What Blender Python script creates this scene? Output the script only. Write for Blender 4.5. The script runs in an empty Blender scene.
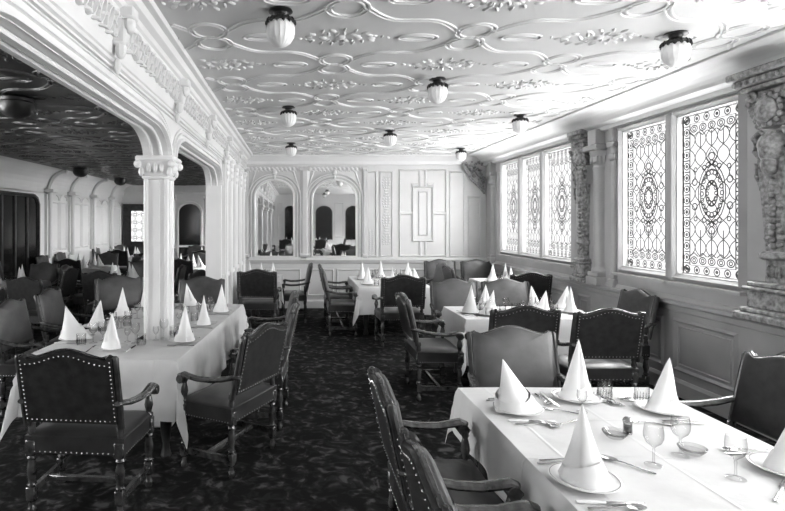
import bpy, math, random
from mathutils import Vector, Matrix
random.seed(7)
PI = math.pi
C = bpy.context.scene.collection
EYE = 1.75
CEIL = 3.11
WR = 3.85      # right wall plane
BACK = 10.8    # back wall plane
AF = -1.10     # arcade face towards the room
AB = -1.32     # arcade rear face
NEAR = -4.6    # wall behind the camera
ALX = -5.9     # annex left wall
AFY = 17.9     # annex far wall

# ------------------------------------------------------------------ materials
def mat(name, col, rough=.6, spec=.4, metal=0., coat=0., bump=None, mott=None, sheen=0.):
    m = bpy.data.materials.new(name); m.use_nodes = True
    nt = m.node_tree; b = nt.nodes['Principled BSDF']
    b.inputs['Base Color'].default_value = (col, col, col, 1)
    b.inputs['Roughness'].default_value = rough
    b.inputs['Specular IOR Level'].default_value = spec
    b.inputs['Metallic'].default_value = metal
    b.inputs['Coat Weight'].default_value = coat
    tc = nt.nodes.new('ShaderNodeTexCoord')
    if mott:
        sc, lo, hi, det = mott
        n = nt.nodes.new('ShaderNodeTexNoise'); n.inputs['Scale'].default_value = sc; n.inputs['Detail'].default_value = det
        r = nt.nodes.new('ShaderNodeValToRGB')
        r.color_ramp.elements[0].position = .3; r.color_ramp.elements[1].position = .7
        r.color_ramp.elements[0].color = (lo, lo, lo, 1); r.color_ramp.elements[1].color = (hi, hi, hi, 1)
        nt.links.new(tc.outputs['Object'], n.inputs['Vector']); nt.links.new(n.outputs['Fac'], r.inputs['Fac'])
        nt.links.new(r.outputs['Color'], b.inputs['Base Color'])
    if bump:
        sc, st, dist = bump
        n = nt.nodes.new('ShaderNodeTexNoise'); n.inputs['Scale'].default_value = sc; n.inputs['Detail'].default_value = 3
        bp = nt.nodes.new('ShaderNodeBump'); bp.inputs['Strength'].default_value = st; bp.inputs['Distance'].default_value = dist
        nt.links.new(tc.outputs['Object'], n.inputs['Vector']); nt.links.new(n.outputs['Fac'], bp.inputs['Height'])
        nt.links.new(bp.outputs['Normal'], b.inputs['Normal'])
    return m

M = {}
M['plaster'] = mat('white_plaster', .66, .6, .3, bump=(30, .15, .002), mott=(2.2, .63, .68, 3))
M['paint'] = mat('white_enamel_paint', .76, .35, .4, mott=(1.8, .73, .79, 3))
M['dimmed_paint'] = mat('dimmed_white_enamel', .60, .35, .4, mott=(1.8, .57, .63, 3))  # the white enamel again, darkened against the strong light on the end wall
M['shaded_paint'] = mat('shaded_wall_enamel', .38, .32, .45, mott=(2.5, .33, .41, 4))  # backlit shade of the window wall put into the enamel colour
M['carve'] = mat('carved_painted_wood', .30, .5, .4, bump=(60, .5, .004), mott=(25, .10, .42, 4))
M['relief'] = mat('plaster_relief', .70, .5, .3)
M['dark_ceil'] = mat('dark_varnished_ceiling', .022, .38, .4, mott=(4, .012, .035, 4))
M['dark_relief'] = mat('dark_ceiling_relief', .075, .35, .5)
M['wood'] = mat('dark_oak', .03, .34, .5, bump=(40, .2, .001), mott=(14, .012, .05, 4))
M['oak'] = mat('waxed_oak_edge', .04, .22, .8, mott=(18, .015, .08, 4))
M['leather'] = mat('tan_leather', .06, .36, .5, bump=(90, .25, .001), mott=(6, .028, .075, 5))
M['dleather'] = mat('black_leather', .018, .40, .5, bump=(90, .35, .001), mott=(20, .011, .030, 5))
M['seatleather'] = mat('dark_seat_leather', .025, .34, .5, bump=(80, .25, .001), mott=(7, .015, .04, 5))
M['brass'] = mat('brass_nail', .45, .35, .5, metal=.8)
M['linen'] = mat('white_linen', .66, .8, .2, bump=(9, .35, .008), mott=(5, .58, .66, 4))
M['napkin'] = mat('starched_napkin', .78, .7, .2, bump=(20, .12, .003))
M['china'] = mat('white_china', .78, .12, .5)
M['chinarim'] = mat('grey_china_band', .25, .15, .5)
M['silver'] = mat('silver_plate', .36, .18, .5, metal=.95)
M['bronze'] = mat('dark_bronze', .04, .35, .5, metal=.5)
M['dark'] = mat('dark_glazing', .012, .12, .5)
M['pepper'] = mat('ground_pepper', .12, .8)

nt = M['linen'].node_tree; b_ = nt.nodes['Principled BSDF']; bp0 = [n for n in nt.nodes if n.type == 'BUMP'][0]
tc_ = [n for n in nt.nodes if n.type == 'TEX_COORD'][0]; sx_ = nt.nodes.new('ShaderNodeSeparateXYZ'); nt.links.new(tc_.outputs['Object'], sx_.inputs[0])
hs = []
for ax in ('X', 'Y'):     # ironed fold creases
    pp = nt.nodes.new('ShaderNodeMath'); pp.operation = 'PINGPONG'; pp.inputs[1].default_value = .21
    mr_ = nt.nodes.new('ShaderNodeMapRange'); mr_.inputs['From Min'].default_value = 0; mr_.inputs['From Max'].default_value = .012; mr_.inputs['To Min'].default_value = 1; mr_.inputs['To Max'].default_value = 0
    nt.links.new(sx_.outputs[ax], pp.inputs[0]); nt.links.new(pp.outputs[0], mr_.inputs['Value']); hs.append(mr_)
mx_ = nt.nodes.new('ShaderNodeMath'); mx_.operation = 'MAXIMUM'; nt.links.new(hs[0].outputs[0], mx_.inputs[0]); nt.links.new(hs[1].outputs[0], mx_.inputs[1])
bq = nt.nodes.new('ShaderNodeBump'); bq.inputs['Strength'].default_value = .35; bq.inputs['Distance'].default_value = .006
nt.links.new(mx_.outputs[0], bq.inputs['Height']); nt.links.new(bp0.outputs['Normal'], bq.inputs['Normal']); nt.links.new(bq.outputs['Normal'], b_.inputs['Normal'])

def glass_mat(name, edge=.25, tint=.93):
    m = bpy.data.materials.new(name); m.use_nodes = True; nt = m.node_tree
    for n in list(nt.nodes): nt.nodes.remove(n)
    o = nt.nodes.new('ShaderNodeOutputMaterial'); lw = nt.nodes.new('ShaderNodeLayerWeight'); lw.inputs['Blend'].default_value = .35
    rp = nt.nodes.new('ShaderNodeValToRGB')
    rp.color_ramp.elements[0].color = (tint, tint, tint, 1); rp.color_ramp.elements[1].color = (edge, edge, edge, 1)
    t = nt.nodes.new('ShaderNodeBsdfTransparent'); g = nt.nodes.new('ShaderNodeBsdfGlossy'); g.inputs['Roughness'].default_value = .06
    pw = nt.nodes.new('ShaderNodeMath'); pw.operation = 'POWER'; pw.inputs[1].default_value = 3.0; nt.links.new(lw.outputs['Facing'], pw.inputs[0])
    fr = nt.nodes.new('ShaderNodeMapRange'); fr.inputs['To Min'].default_value = .04; fr.inputs['To Max'].default_value = .55; nt.links.new(pw.outputs[0], fr.inputs['Value'])
    mx = nt.nodes.new('ShaderNodeMixShader')
    nt.links.new(lw.outputs['Facing'], rp.inputs['Fac']); nt.links.new(rp.outputs['Color'], t.inputs['Color'])
    nt.links.new(fr.outputs[0], mx.inputs['Fac']); nt.links.new(t.outputs['BSDF'], mx.inputs[1]); nt.links.new(g.outputs['BSDF'], mx.inputs[2])
    nt.links.new(mx.outputs['Shader'], o.inputs['Surface'])
    return m
M['glass'] = glass_mat('clear_table_glass', .50, .97)
M['cutglass'] = glass_mat('cut_glass', .42, .93)

def frosted():
    m = mat('frosted_lamp_glass', .85, .35, .5)
    b = m.node_tree.nodes['Principled BSDF']; b.inputs['Subsurface Weight'].default_value = 0
    return m
M['globe'] = frosted()

def emis(name, s, col=1.):
    m = bpy.data.materials.new(name); m.use_nodes = True; nt = m.node_tree
    for n in list(nt.nodes): nt.nodes.remove(n)
    o = nt.nodes.new('ShaderNodeOutputMaterial'); e = nt.nodes.new('ShaderNodeEmission')
    e.inputs['Color'].default_value = (col, col, col, 1); e.inputs['Strength'].default_value = s
    nt.links.new(e.outputs['Emission'], o.inputs['Surface'])
    return m
def pane_mat():
    m = bpy.data.materials.new('stained_glass_pane'); m.use_nodes = True; nt = m.node_tree
    for n in list(nt.nodes): nt.nodes.remove(n)
    o = nt.nodes.new('ShaderNodeOutputMaterial'); t = nt.nodes.new('ShaderNodeBsdfTransparent'); t.inputs['Color'].default_value = (.92, .92, .92, 1)
    g = nt.nodes.new('ShaderNodeBsdfGlossy'); g.inputs['Roughness'].default_value = .1; mx = nt.nodes.new('ShaderNodeMixShader'); mx.inputs['Fac'].default_value = .05
    nt.links.new(t.outputs['BSDF'], mx.inputs[1]); nt.links.new(g.outputs['BSDF'], mx.inputs[2]); nt.links.new(mx.outputs['Shader'], o.inputs['Surface'])
    return m
M['daylight'] = pane_mat()
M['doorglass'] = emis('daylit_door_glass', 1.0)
M['lead'] = mat('lead_came', .10, .6, .2)

def mirror_mat():
    m = mat('mirror_silvering', .86, .02, .5, metal=1.)
    return m
M['mirror'] = mirror_mat()

def carpet_mat():
    m = bpy.data.materials.new('dark_patterned_carpet'); m.use_nodes = True; nt = m.node_tree
    b = nt.nodes['Principled BSDF']; b.inputs['Roughness'].default_value = .95; b.inputs['Specular IOR Level'].default_value = .1
    tc = nt.nodes.new('ShaderNodeTexCoord')
    n0 = nt.nodes.new('ShaderNodeTexNoise'); n0.inputs['Scale'].default_value = 4; n0.inputs['Detail'].default_value = 2
    mixv = nt.nodes.new('ShaderNodeVectorMath'); mixv.operation = 'MULTIPLY_ADD'
    mixv.inputs[1].default_value = (.3, .3, .3)
    nt.links.new(n0.outputs['Color'], mixv.inputs[0]); nt.links.new(tc.outputs['Object'], mixv.inputs[2])
    nt.links.new(tc.outputs['Object'], n0.inputs['Vector'])
    v = nt.nodes.new('ShaderNodeTexVoronoi'); v.inputs['Scale'].default_value = 9; v.feature = 'SMOOTH_F1'
    n = nt.nodes.new('ShaderNodeTexNoise'); n.inputs['Scale'].default_value = 17; n.inputs['Detail'].default_value = 5
    nt.links.new(mixv.outputs[0], v.inputs['Vector']); nt.links.new(mixv.outputs[0], n.inputs['Vector'])
    ad = nt.nodes.new('ShaderNodeMath'); ad.operation = 'MULTIPLY_ADD'; ad.inputs[1].default_value = -.55
    nt.links.new(v.outputs['Distance'], ad.inputs[0]); nt.links.new(n.outputs['Fac'], ad.inputs[2])
    r = nt.nodes.new('ShaderNodeValToRGB'); e = r.color_ramp.elements
    e[0].position = .18; e[0].color = (.008, .008, .008, 1); e[1].position = .52; e[1].color = (.085, .085, .085, 1)
    k = r.color_ramp.elements.new(.36); k.color = (.022, .022, .022, 1)
    nt.links.new(ad.outputs[0], r.inputs['Fac']); nt.links.new(r.outputs['Color'], b.inputs['Base Color'])
    return m
M['carpet'] = carpet_mat()

# ------------------------------------------------------------------ mesh builder
class MB:
    def __init__(s): s.v = []; s.f = []; s.mi = []; s.cur = 0
    def add(s, vs, fs):
        n = len(s.v); s.v += [tuple(p) for p in vs]
        for f in fs: s.f.append(tuple(i + n for i in f)); s.mi.append(s.cur)
        return s
    def box(s, x0, x1, y0, y1, z0, z1):
        return s.add([(x0,y0,z0),(x1,y0,z0),(x1,y1,z0),(x0,y1,z0),(x0,y0,z1),(x1,y0,z1),(x1,y1,z1),(x0,y1,z1)],
                     [(0,3,2,1),(4,5,6,7),(0,1,5,4),(1,2,6,5),(2,3,7,6),(3,0,4,7)])
    def bbox(s, x0, x1, y0, y1, z0, z1, b=.01):
        # chamfered box
        vs = []; 
        X = [(x0, x0+b), (x1, x1-b)]; Y = [(y0, y0+b), (y1, y1-b)]; Z = [(z0, z0+b), (z1, z1-b)]
        idx = {}
        for i in (0,1):
            for j in (0,1):
                for k in (0,1):
                    for a in range(3):
                        p = (X[i][0 if a == 0 else 1], Y[j][0 if a == 1 else 1], Z[k][0 if a == 2 else 1])
                        idx[(i,j,k,a)] = len(vs); vs.append(p)
        fs = []
        def q(l): fs.append(tuple(idx[t] for t in l))
        for i in (0,1):
            o = [(i,0,0,0),(i,1,0,0),(i,1,1,0),(i,0,1,0)]; q(o if i else o[::-1])
            o = [(0,i,0,1),(1,i,0,1),(1,i,1,1),(0,i,1,1)]; q(o[::-1] if i else o)
            o = [(0,0,i,2),(1,0,i,2),(1,1,i,2),(0,1,i,2)]; q(o if i else o[::-1])
        for i in (0,1):
            for j in (0,1):
                q([(i,j,0,0),(i,j,0,1),(i,j,1,1),(i,j,1,0)]); q([(i,0,j,0),(i,0,j,2),(i,1,j,2),(i,1,j,0)]); q([(0,i,j,1),(0,i,j,2),(1,i,j,2),(1,i,j,1)])
                for k in (0,1): fs.append((idx[(i,j,k,0)], idx[(i,j,k,1)], idx[(i,j,k,2)]))
        return s.add(vs, fs)
    def lathe(s, prof, cx=0, cy=0, cz=0, n=12, flute=0, fl=0, axis='z', cap=True):
        vs = []
        for r, z in prof:
            for k in range(n):
                a = 2*PI*k/n; rr = r*(1 + (fl*math.cos(flute*a) if flute else 0))
                p = (rr*math.cos(a), rr*math.sin(a), z)
                if axis == 'x': p = (p[2], p[0], p[1])
                if axis == 'y': p = (p[1], p[2], p[0])
                vs.append((p[0]+cx, p[1]+cy, p[2]+cz))
        fs = []
        for j in range(len(prof)-1):
            for k in range(n):
                a = j*n+k; b = j*n+(k+1) % n; fs.append((a, b, b+n, a+n))
        if cap:
            fs.append(tuple(range(n))[::-1]); fs.append(tuple(range((len(prof)-1)*n, len(prof)*n)))
        return s.add(vs, fs)
    def tube(s, pts, r, n=8, ry=None, closed=False, up=(0,0,1)):
        P = [Vector(p) for p in pts]; L = len(P); vs = []; up = Vector(up)
        for i, p in enumerate(P):
            if closed: t = P[(i+1) % L]-P[i-1]
            else: t = P[min(i+1, L-1)]-P[max(i-1, 0)]
            if t.length < 1e-9: t = Vector((0,0,1))
            t.normalize(); sd = t.cross(up)
            if sd.length < 1e-4: sd = t.cross(Vector((0,1,0)))
            if sd.length < 1e-4: sd = t.cross(Vector((1,0,0)))
            sd.normalize(); u = sd.cross(t)
            rr = r[i] if isinstance(r, (list, tuple)) else r
            r2 = rr if ry is None else (ry[i] if isinstance(ry, (list, tuple)) else ry)
            for k in range(n):
                a = 2*PI*k/n; vs.append(p + sd*rr*math.cos(a) + u*r2*math.sin(a))
        fs = []
        for j in range(L if closed else L-1):
            for k in range(n):
                a = j*n+k; b = j*n+(k+1) % n; c = ((j+1) % L)*n
                fs.append((a, b, c+(k+1) % n, c+k))
        if not closed: fs.append(tuple(range(n))[::-1]); fs.append(tuple(range((L-1)*n, L*n)))
        return s.add(vs, fs)
    def ball(s, c, rx, ry=None, rz=None, n=8, m=5, rot=0):
        ry = ry or rx; rz = rz or rx; vs = []; fs = []
        ca, sa = math.cos(rot), math.sin(rot)
        for j in range(m+1):
            t = PI*j/m
            for k in range(n):
                a = 2*PI*k/n
                x = rx*math.sin(t)*math.cos(a); y = ry*math.sin(t)*math.sin(a)
                vs.append((c[0]+x*ca-y*sa, c[1]+x*sa+y*ca, c[2]+rz*math.cos(t)))
        for j in range(m):
            for k in range(n):
                a = j*n+k; b = j*n+(k+1) % n; fs.append((a, a+n, b+n, b))
        return s.add(vs, fs)
    def prism(s, outline, mp, d0, d1):
        # outline 2D, mp(u,v,d)->3D
        n = len(outline)
        vs = [mp(u, v, d0) for u, v in outline] + [mp(u, v, d1) for u, v in outline]
        fs = [tuple(range(n))[::-1], tuple(range(n, 2*n))] + [(i, (i+1) % n, (i+1) % n+n, i+n) for i in range(n)]
        return s.add(vs, fs)
    def ribbon(s, pts, w, h, mp, closed=False, prof=None):
        # raised strip on a plane: pts 2D, mp(u,v,h)
        L = len(pts); prof = prof or [(-.5, -.2), (-.3, 1), (.3, 1), (.5, -.2)]; n = len(prof); vs = []
        for i in range(L):
            if closed: a = pts[i-1]; b = pts[(i+1) % L]
            else: a = pts[max(i-1, 0)]; b = pts[min(i+1, L-1)]
            tx, ty = b[0]-a[0], b[1]-a[1]; l = math.hypot(tx, ty) or 1; nx, ny = -ty/l, tx/l
            for o, hh in prof: vs.append(mp(pts[i][0]+nx*o*w, pts[i][1]+ny*o*w, hh*h))
        fs = []
        for j in range(L if closed else L-1):
            k2 = ((j+1) % L)*n
            for k in range(n-1): fs.append((j*n+k, k2+k, k2+k+1, j*n+k+1))
        return s.add(vs, fs)
    def dome(s, u, v, ru, rv, h, mp, rot=0, n=8):
        vs = []; fs = []; ca, sa = math.cos(rot), math.sin(rot)
        for rr, hh in ((1, -.1), (.72, .65), (.35, .95)):
            for k in range(n):
                a = 2*PI*k/n; x = ru*rr*math.cos(a); y = rv*rr*math.sin(a)
                vs.append(mp(u+x*ca-y*sa, v+x*sa+y*ca, h*hh))
        for j in range(2):
            for k in range(n): fs.append((j*n+k, j*n+(k+1) % n, (j+1)*n+(k+1) % n, (j+1)*n+k))
        fs.append(tuple(range(2*n, 3*n)))
        return s.add(vs, fs)
    def mesh(s, name, mats, smooth=True, fix=True):
        me = bpy.data.meshes.new(name); me.from_pydata(s.v, [], s.f)
        if not isinstance(mats, (list, tuple)): mats = [mats]
        for m in mats: me.materials.append(m)
        if len(mats) > 1:
            for p, i in zip(me.polygons, s.mi): p.material_index = min(i, len(mats)-1)
        if fix:
            import bmesh
            bm = bmesh.new(); bm.from_mesh(me); bmesh.ops.recalc_face_normals(bm, faces=bm.faces); bm.to_mesh(me); bm.free()
        if smooth:
            for p in me.polygons: p.use_smooth = True
            try: me.set_sharp_from_angle(angle=math.radians(38))
            except Exception: pass
        me.update(); return me
    def build(s, name, mats, parent=None, smooth=True, loc=None, fix=True):
        o = bpy.data.objects.new(name, s.mesh(name, mats, smooth, fix)); C.objects.link(o)
        if parent: o.parent = parent
        if loc: o.location = loc
        return o

def empty(name, loc=(0,0,0), rz=0):
    o = bpy.data.objects.new(name, None); o.empty_display_size = .1; C.objects.link(o); o.location = loc; o.rotation_euler = (0,0,rz); return o
def tag(o, label=None, cat=None, group=None, kind=None):
    if label: o['label'] = label
    if cat: o['category'] = cat
    if group: o['group'] = group
    if kind: o['kind'] = kind
    return o
def struct(o, label=None, cat=None): return tag(o, label, cat, None, 'structure')
def copy_tree(o, parent=None):
    c = o.copy(); C.objects.link(c)
    if parent: c.parent = parent
    for ch in KIDS.get(o.name, []): copy_tree(ch, c)
    return c
KIDS = {}
def reg(o):
    ch = [x for x in bpy.data.objects if x.parent == o]
    if ch: KIDS[o.name] = ch
    for c in ch: reg(c)

# ------------------------------------------------------------------ room shell
mb = MB(); mb.box(ALX-.3, WR+.3, NEAR-.3, AFY+.3, -.1, 0)
struct(mb.build('floor', M['carpet'], smooth=False), 'dark patterned carpet covering the whole saloon floor', 'floor')

# main ceiling with strapwork relief
mb = MB(); mb.box(AB, WR+.3, NEAR-.1, BACK+.3, CEIL, CEIL+.1)
ceil = struct(mb.build('ceiling', M['plaster'], smooth=False), 'white plaster ceiling with interlaced strapwork relief', 'ceiling')
def cm(u, v, h): return (u, v, CEIL-h)
DX, DY = .95, 1.335
def strap_relief(x0, x1, y0, y1, mp, xo=1.27, yo=3.9):
    st = MB(); fo = MB(); rnd = random.Random(3)
    def strap(pts, closed=False):
        for off in (-.017, .017):
            q = []; L = len(pts)
            for i in range(L):
                a = pts[i-1] if (closed or i) else pts[0]; b = pts[(i+1) % L] if (closed or i < L-1) else pts[-1]
                tx, ty = b[0]-a[0], b[1]-a[1]; l = math.hypot(tx, ty) or 1
                q.append((pts[i][0]-ty/l*off, pts[i][1]+tx/l*off))
            q2 = [p for p in q if x0 < p[0] < x1 and y0 < p[1] < y1]
            if len(q2) > 2:
                if len(q2) == len(q): st.ribbon(q, .017, .010, mp, closed)
                else:
                    run = []
                    for p in q:
                        if x0 < p[0] < x1 and y0 < p[1] < y1: run.append(p)
                        else:
                            if len(run) > 1: st.ribbon(run, .017, .010, mp)
                            run = []
                    if len(run) > 1: st.ribbon(run, .017, .010, mp)
    ni = int((x1-x0)/DX)+4; i0 = int((x0-xo)/DX)-2
    nj = int((y1-y0)/DY)+4; j0 = int((y0-yo)/DY)-2
    for i in range(i0, i0+ni):
        for j in range(j0, j0+nj):
            cx = xo+DX*i; cy = yo+DY*(j+(.5 if i % 2 else 0))
            # linked loops at the node
            for dy, ra, rb in ((-.13, .125, .135), (.13, .125, .135)):
                strap([(cx+ra*math.cos(a), cy+dy+rb*math.sin(a)) for a in [2*PI*k/24 for k in range(24)]], True)
            # ogee straps to the diagonal neighbours
            for sx in (-1, 1):
                pts = []
                for k in range(25):
                    t = k/24.
                    x = cx+sx*(.11+(DX-.22)*t)
                    y = cy+.10+(DY/2-.20)*t + .085*math.sin(PI*t*2)
                    pts.append((x, y))
                strap(pts)
            # small eye ovals beside the node
            for sx in (-1, 1):
                strap([(cx+sx*.38+.13*math.cos(a), cy+.055*math.sin(a)) for a in [2*PI*k/18 for k in range(18)]], True)
            # foliage spray in the middle of each cell
            fy = cy+DY/2
            for k in range(34):
                a = 2*PI*k/17; rr = .55 if k < 17 else 1.
                u = cx+.24*rr*math.cos(a)+rnd.uniform(-.015, .015); v = fy+.145*rr*math.sin(a)+rnd.uniform(-.012, .012)
                if x0+.05 < u < x1-.05 and y0 < v < y1: fo.dome(u, v, .034, .014, .014, mp, a+rnd.uniform(-.6, .9), 6)
            if x0+.05 < cx < x1-.05 and y0 < fy < y1: fo.dome(cx, fy, .04, .04, .018, mp)
            for sx in (-1, 1):
                for k in range(4):
                    u = cx+sx*(.60+.05*k); v = cy+sx*.02*k
                    if x0+.05 < u < x1-.05 and y0 < v < y1: fo.dome(u, v, .024, .011, .012, mp, rnd.uniform(0, 3), 6)
    return st, fo
st, fo = strap_relief(-.88, 3.40, .2, BACK-.05, cm)
st.build('strapwork', M['relief'], ceil); fo.build('foliage_relief', M['relief'], ceil)

# annex ceiling (dark)
ACZ = 2.98
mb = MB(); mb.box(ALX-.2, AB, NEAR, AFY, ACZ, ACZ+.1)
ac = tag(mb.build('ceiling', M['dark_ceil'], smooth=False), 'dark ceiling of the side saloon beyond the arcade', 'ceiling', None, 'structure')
def acm(u, v, h): return (u, v, ACZ-h)
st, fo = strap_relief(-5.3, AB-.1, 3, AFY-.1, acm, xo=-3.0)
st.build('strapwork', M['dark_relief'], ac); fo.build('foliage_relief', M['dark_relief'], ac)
# shell above annex ceiling closed by walls; right wall with windows
SILL, HEAD = 1.22, 2.82
WINS = [(4.60, 5.36), (5.50, 6.25), (7.39, 8.20), (8.34, 9.02), (9.17, 9.90), (2.75, 3.5), (1.85, 2.6), (.95, 1.7), (.05, .8), (-.85, -.1), (-1.75, -1.0), (-2.65, -1.9), (-3.55, -2.8)]  # windows nearer than the picture edge are unseen, packed close to add light
ws = sorted(WINS)
mb = MB()
mb.box(WR, WR+.065, NEAR, BACK+.2, 0, SILL); mb.box(WR, WR+.065, NEAR, BACK+.2, HEAD, CEIL)
y = NEAR
for a, b in ws:
    mb.box(WR, WR+.065, y, a, SILL, HEAD); y = b
mb.box(WR, WR+.065, y, BACK+.2, SILL, HEAD)
struct(mb.build('wall_right', M['shaded_paint'], smooth=False), 'painted panelled window wall on the right', 'wall')

def extr_y(name, prof, y0, y1, m, label=None, cat=None):
    """profile (x,z) swept along y"""
    b = MB(); n = len(prof)
    b.add([(x, y0, z) for x, z in prof]+[(x, y1, z) for x, z in prof],
          [(i, (i+1) % n, (i+1) % n+n, i+n) for i in range(n)]+[tuple(range(n)), tuple(range(n, 2*n))[::-1]])
    return struct(b.build(name, m, smooth=False), label, cat)
# dado rail + cornice cove on the right
extr_y('trim_1', [(WR, .84), (WR-.02, .85), (WR-.02, .90), (WR-.075, .925), (WR-.08, .955), (WR-.03, .965), (WR-.015, 1.0), (WR, 1.0)], NEAR, BACK, M['shaded_paint'], 'moulded dado rail along the window wall', 'trim')
pr = [(WR, 2.88), (WR-.06, 2.89), (WR-.07, 2.93), (WR-.12, 2.95), (WR-.14, 2.96)]
for k in range(7):
    t = k/6; pr.append((WR-.14-.29*(1-math.cos(t*PI/2)), 2.96+.125*math.sin(t*PI/2)))
pr += [(3.40, CEIL-.02), (3.40, CEIL), (WR, CEIL)]
extr_y('trim_2', pr, NEAR, BACK, M['plaster'], 'coved cornice above the windows', 'cornice')
extr_y('baseboard_right', [(WR, 0), (WR-.03, 0), (WR-.03, .14), (WR-.01, .17), (WR, .17)], NEAR, BACK, M['shaded_paint'], 'skirting board of the window wall', 'baseboard')

def rmap(u, v, h): return (WR-h, u, v)      # right wall plane: u=y, v=z
def rect(b, u0, u1, v0, v1, w, h, mp):
    """raised rectangular frame with mitred corners"""
    P = [(u0, v0), (u1, v0), (u1, v1), (u0, v1)]; Q = [(u0+w, v0+w), (u1-w, v0+w), (u1-w, v1-w), (u0+w, v1-w)]
    R = [(u0+w*.5, v0+w*.5), (u1-w*.5, v0+w*.5), (u1-w*.5, v1-w*.5), (u0+w*.5, v1-w*.5)]
    vs = [mp(*p, -.002) for p in P]+[mp(*p, h) for p in R]+[mp(*p, -.002) for p in Q]
    b.add(vs, [(i, (i+1) % 4, (i+1) % 4+4, i+4) for i in range(4)]+[(i+4, (i+1) % 4+4, (i+1) % 4+8, i+8) for i in range(4)])
def bar(b, u0, u1, v0, v1, h, mp):
    w = min(u1-u0, v1-v0)*.3
    vs = [mp(u0, v0, 0), mp(u1, v0, 0), mp(u1, v1, 0), mp(u0, v1, 0), mp(u0+w, v0+w, h), mp(u1-w, v0+w, h), mp(u1-w, v1-w, h), mp(u0+w, v1-w, h)]
    b.add(vs, [(4,5,6,7), (0,1,5,4), (1,2,6,5), (2,3,7,6), (3,0,4,7)])

# windows
def window_leading(w, h):
    b = MB(); lw = .0115
    def mp(u, v, hh): return (-.006-hh*.5, u, v)
    def line(p, wd=lw, closed=False): b.ribbon(p, wd, .0016, mp, closed, [(-.5, 0), (-.4, 1), (.4, 1), (.5, 0)])
    def ring(cu, cv, ru, rv=None, n=12, wd=lw): line([(cu+ru*math.cos(2*PI*k/n), cv+(rv or ru)*math.sin(2*PI*k/n)) for k in range(n)], wd, True)
    B = .095
    for o in (0.004, .012, B): line([(o, o), (w-o, o), (w-o, h-o), (o, h-o)], lw*1.2, True)
    # rosettes along the border
    nv = int(round(h/.115)); nh = int(round(w/.115))
    for k in range(nv):
        cv = (k+.5)*h/nv
        for cu in (B/2+.004, w-B/2-.004):
            ring(cu, cv, .034); ring(cu, cv, .010, n=8, wd=.016)
            line([(cu-.045, cv-h/nv/2), (cu+.045, cv-h/nv/2)]); 
    for k in range(nh):
        cu = (k+.5)*w/nh
        for cv in (B/2+.004, h-B/2-.004): ring(cu, cv, .034); ring(cu, cv, .010, n=8, wd=.016)
    # second inner border of scrolls top and bottom
    for cv, s in ((B+.05, 1), (h-B-.05, -1)):
        for k in range(5):
            cu = B+(k+.5)*(w-2*B)/5
            ring(cu, cv, .042, .034); ring(cu, cv, .018, n=8)
            line([(cu-.05, cv+s*.04), (cu, cv+s*.075), (cu+.05, cv+s*.04)])
    # interlaced lattice
    iw = w-2*B; ih = h-2*B; n = 4; pu = iw/n; pv = .175
    for k in range(-1, n+1):
        for sgn in (-1, 1):
            for r in range(int(ih/pv)):
                v0 = B+.09+r*pv
                if v0+pv > h-B-.06: continue
                u0 = B+k*pu
                pts = []
                for q in range(7):
                    t = q/6; uu = u0+(t if sgn > 0 else 1-t)*pu+.018*math.sin(2*PI*t)*sgn; pts.append((uu, v0+t*pv))
                pts = [p for p in pts if B <= p[0] <= w-B]
                if len(pts) > 1: line(pts, .0095)
    for k in range(1, n): line([(B+k*pu, B+.1), (B+k*pu, h*.28)]); line([(B+k*pu, h*.78), (B+k*pu, h-B-.1)])
    # central medallion
    for q, (cv, sc) in enumerate(((h*.5, 1.),)):
        for rr in (.155, .13, .07): ring(w/2, cv, rr*w/.7, rr*1.75, 24)
        for k in range(20):
            a = 2*PI*k/20; ring(w/2+.115*w/.7*math.cos(a), cv+.2*math.sin(a), .022, n=7)
        for k in range(12):
            a = 2*PI*k/12; ring(w/2+.05*w/.7*math.cos(a), cv+.10*math.sin(a), .018, n=7)
        for s in (-1, 1):
            for k in range(5): ring(w/2+(k-2)*.045, cv+s*(.29-.02*abs(k-2)), .024, n=8)
            ring(w/2, cv+s*.35, .035); line([(w/2, cv+s*.27), (w/2-.06, cv+s*.34), (w/2, cv+s*.42), (w/2+.06, cv+s*.34)], lw, True)
            for sy in (-.12, .12): ring(w/2+s*.2*w/.7, cv+sy, .032); ring(w/2+s*.19*w/.7, cv+sy*2, .02)
    return b
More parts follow.
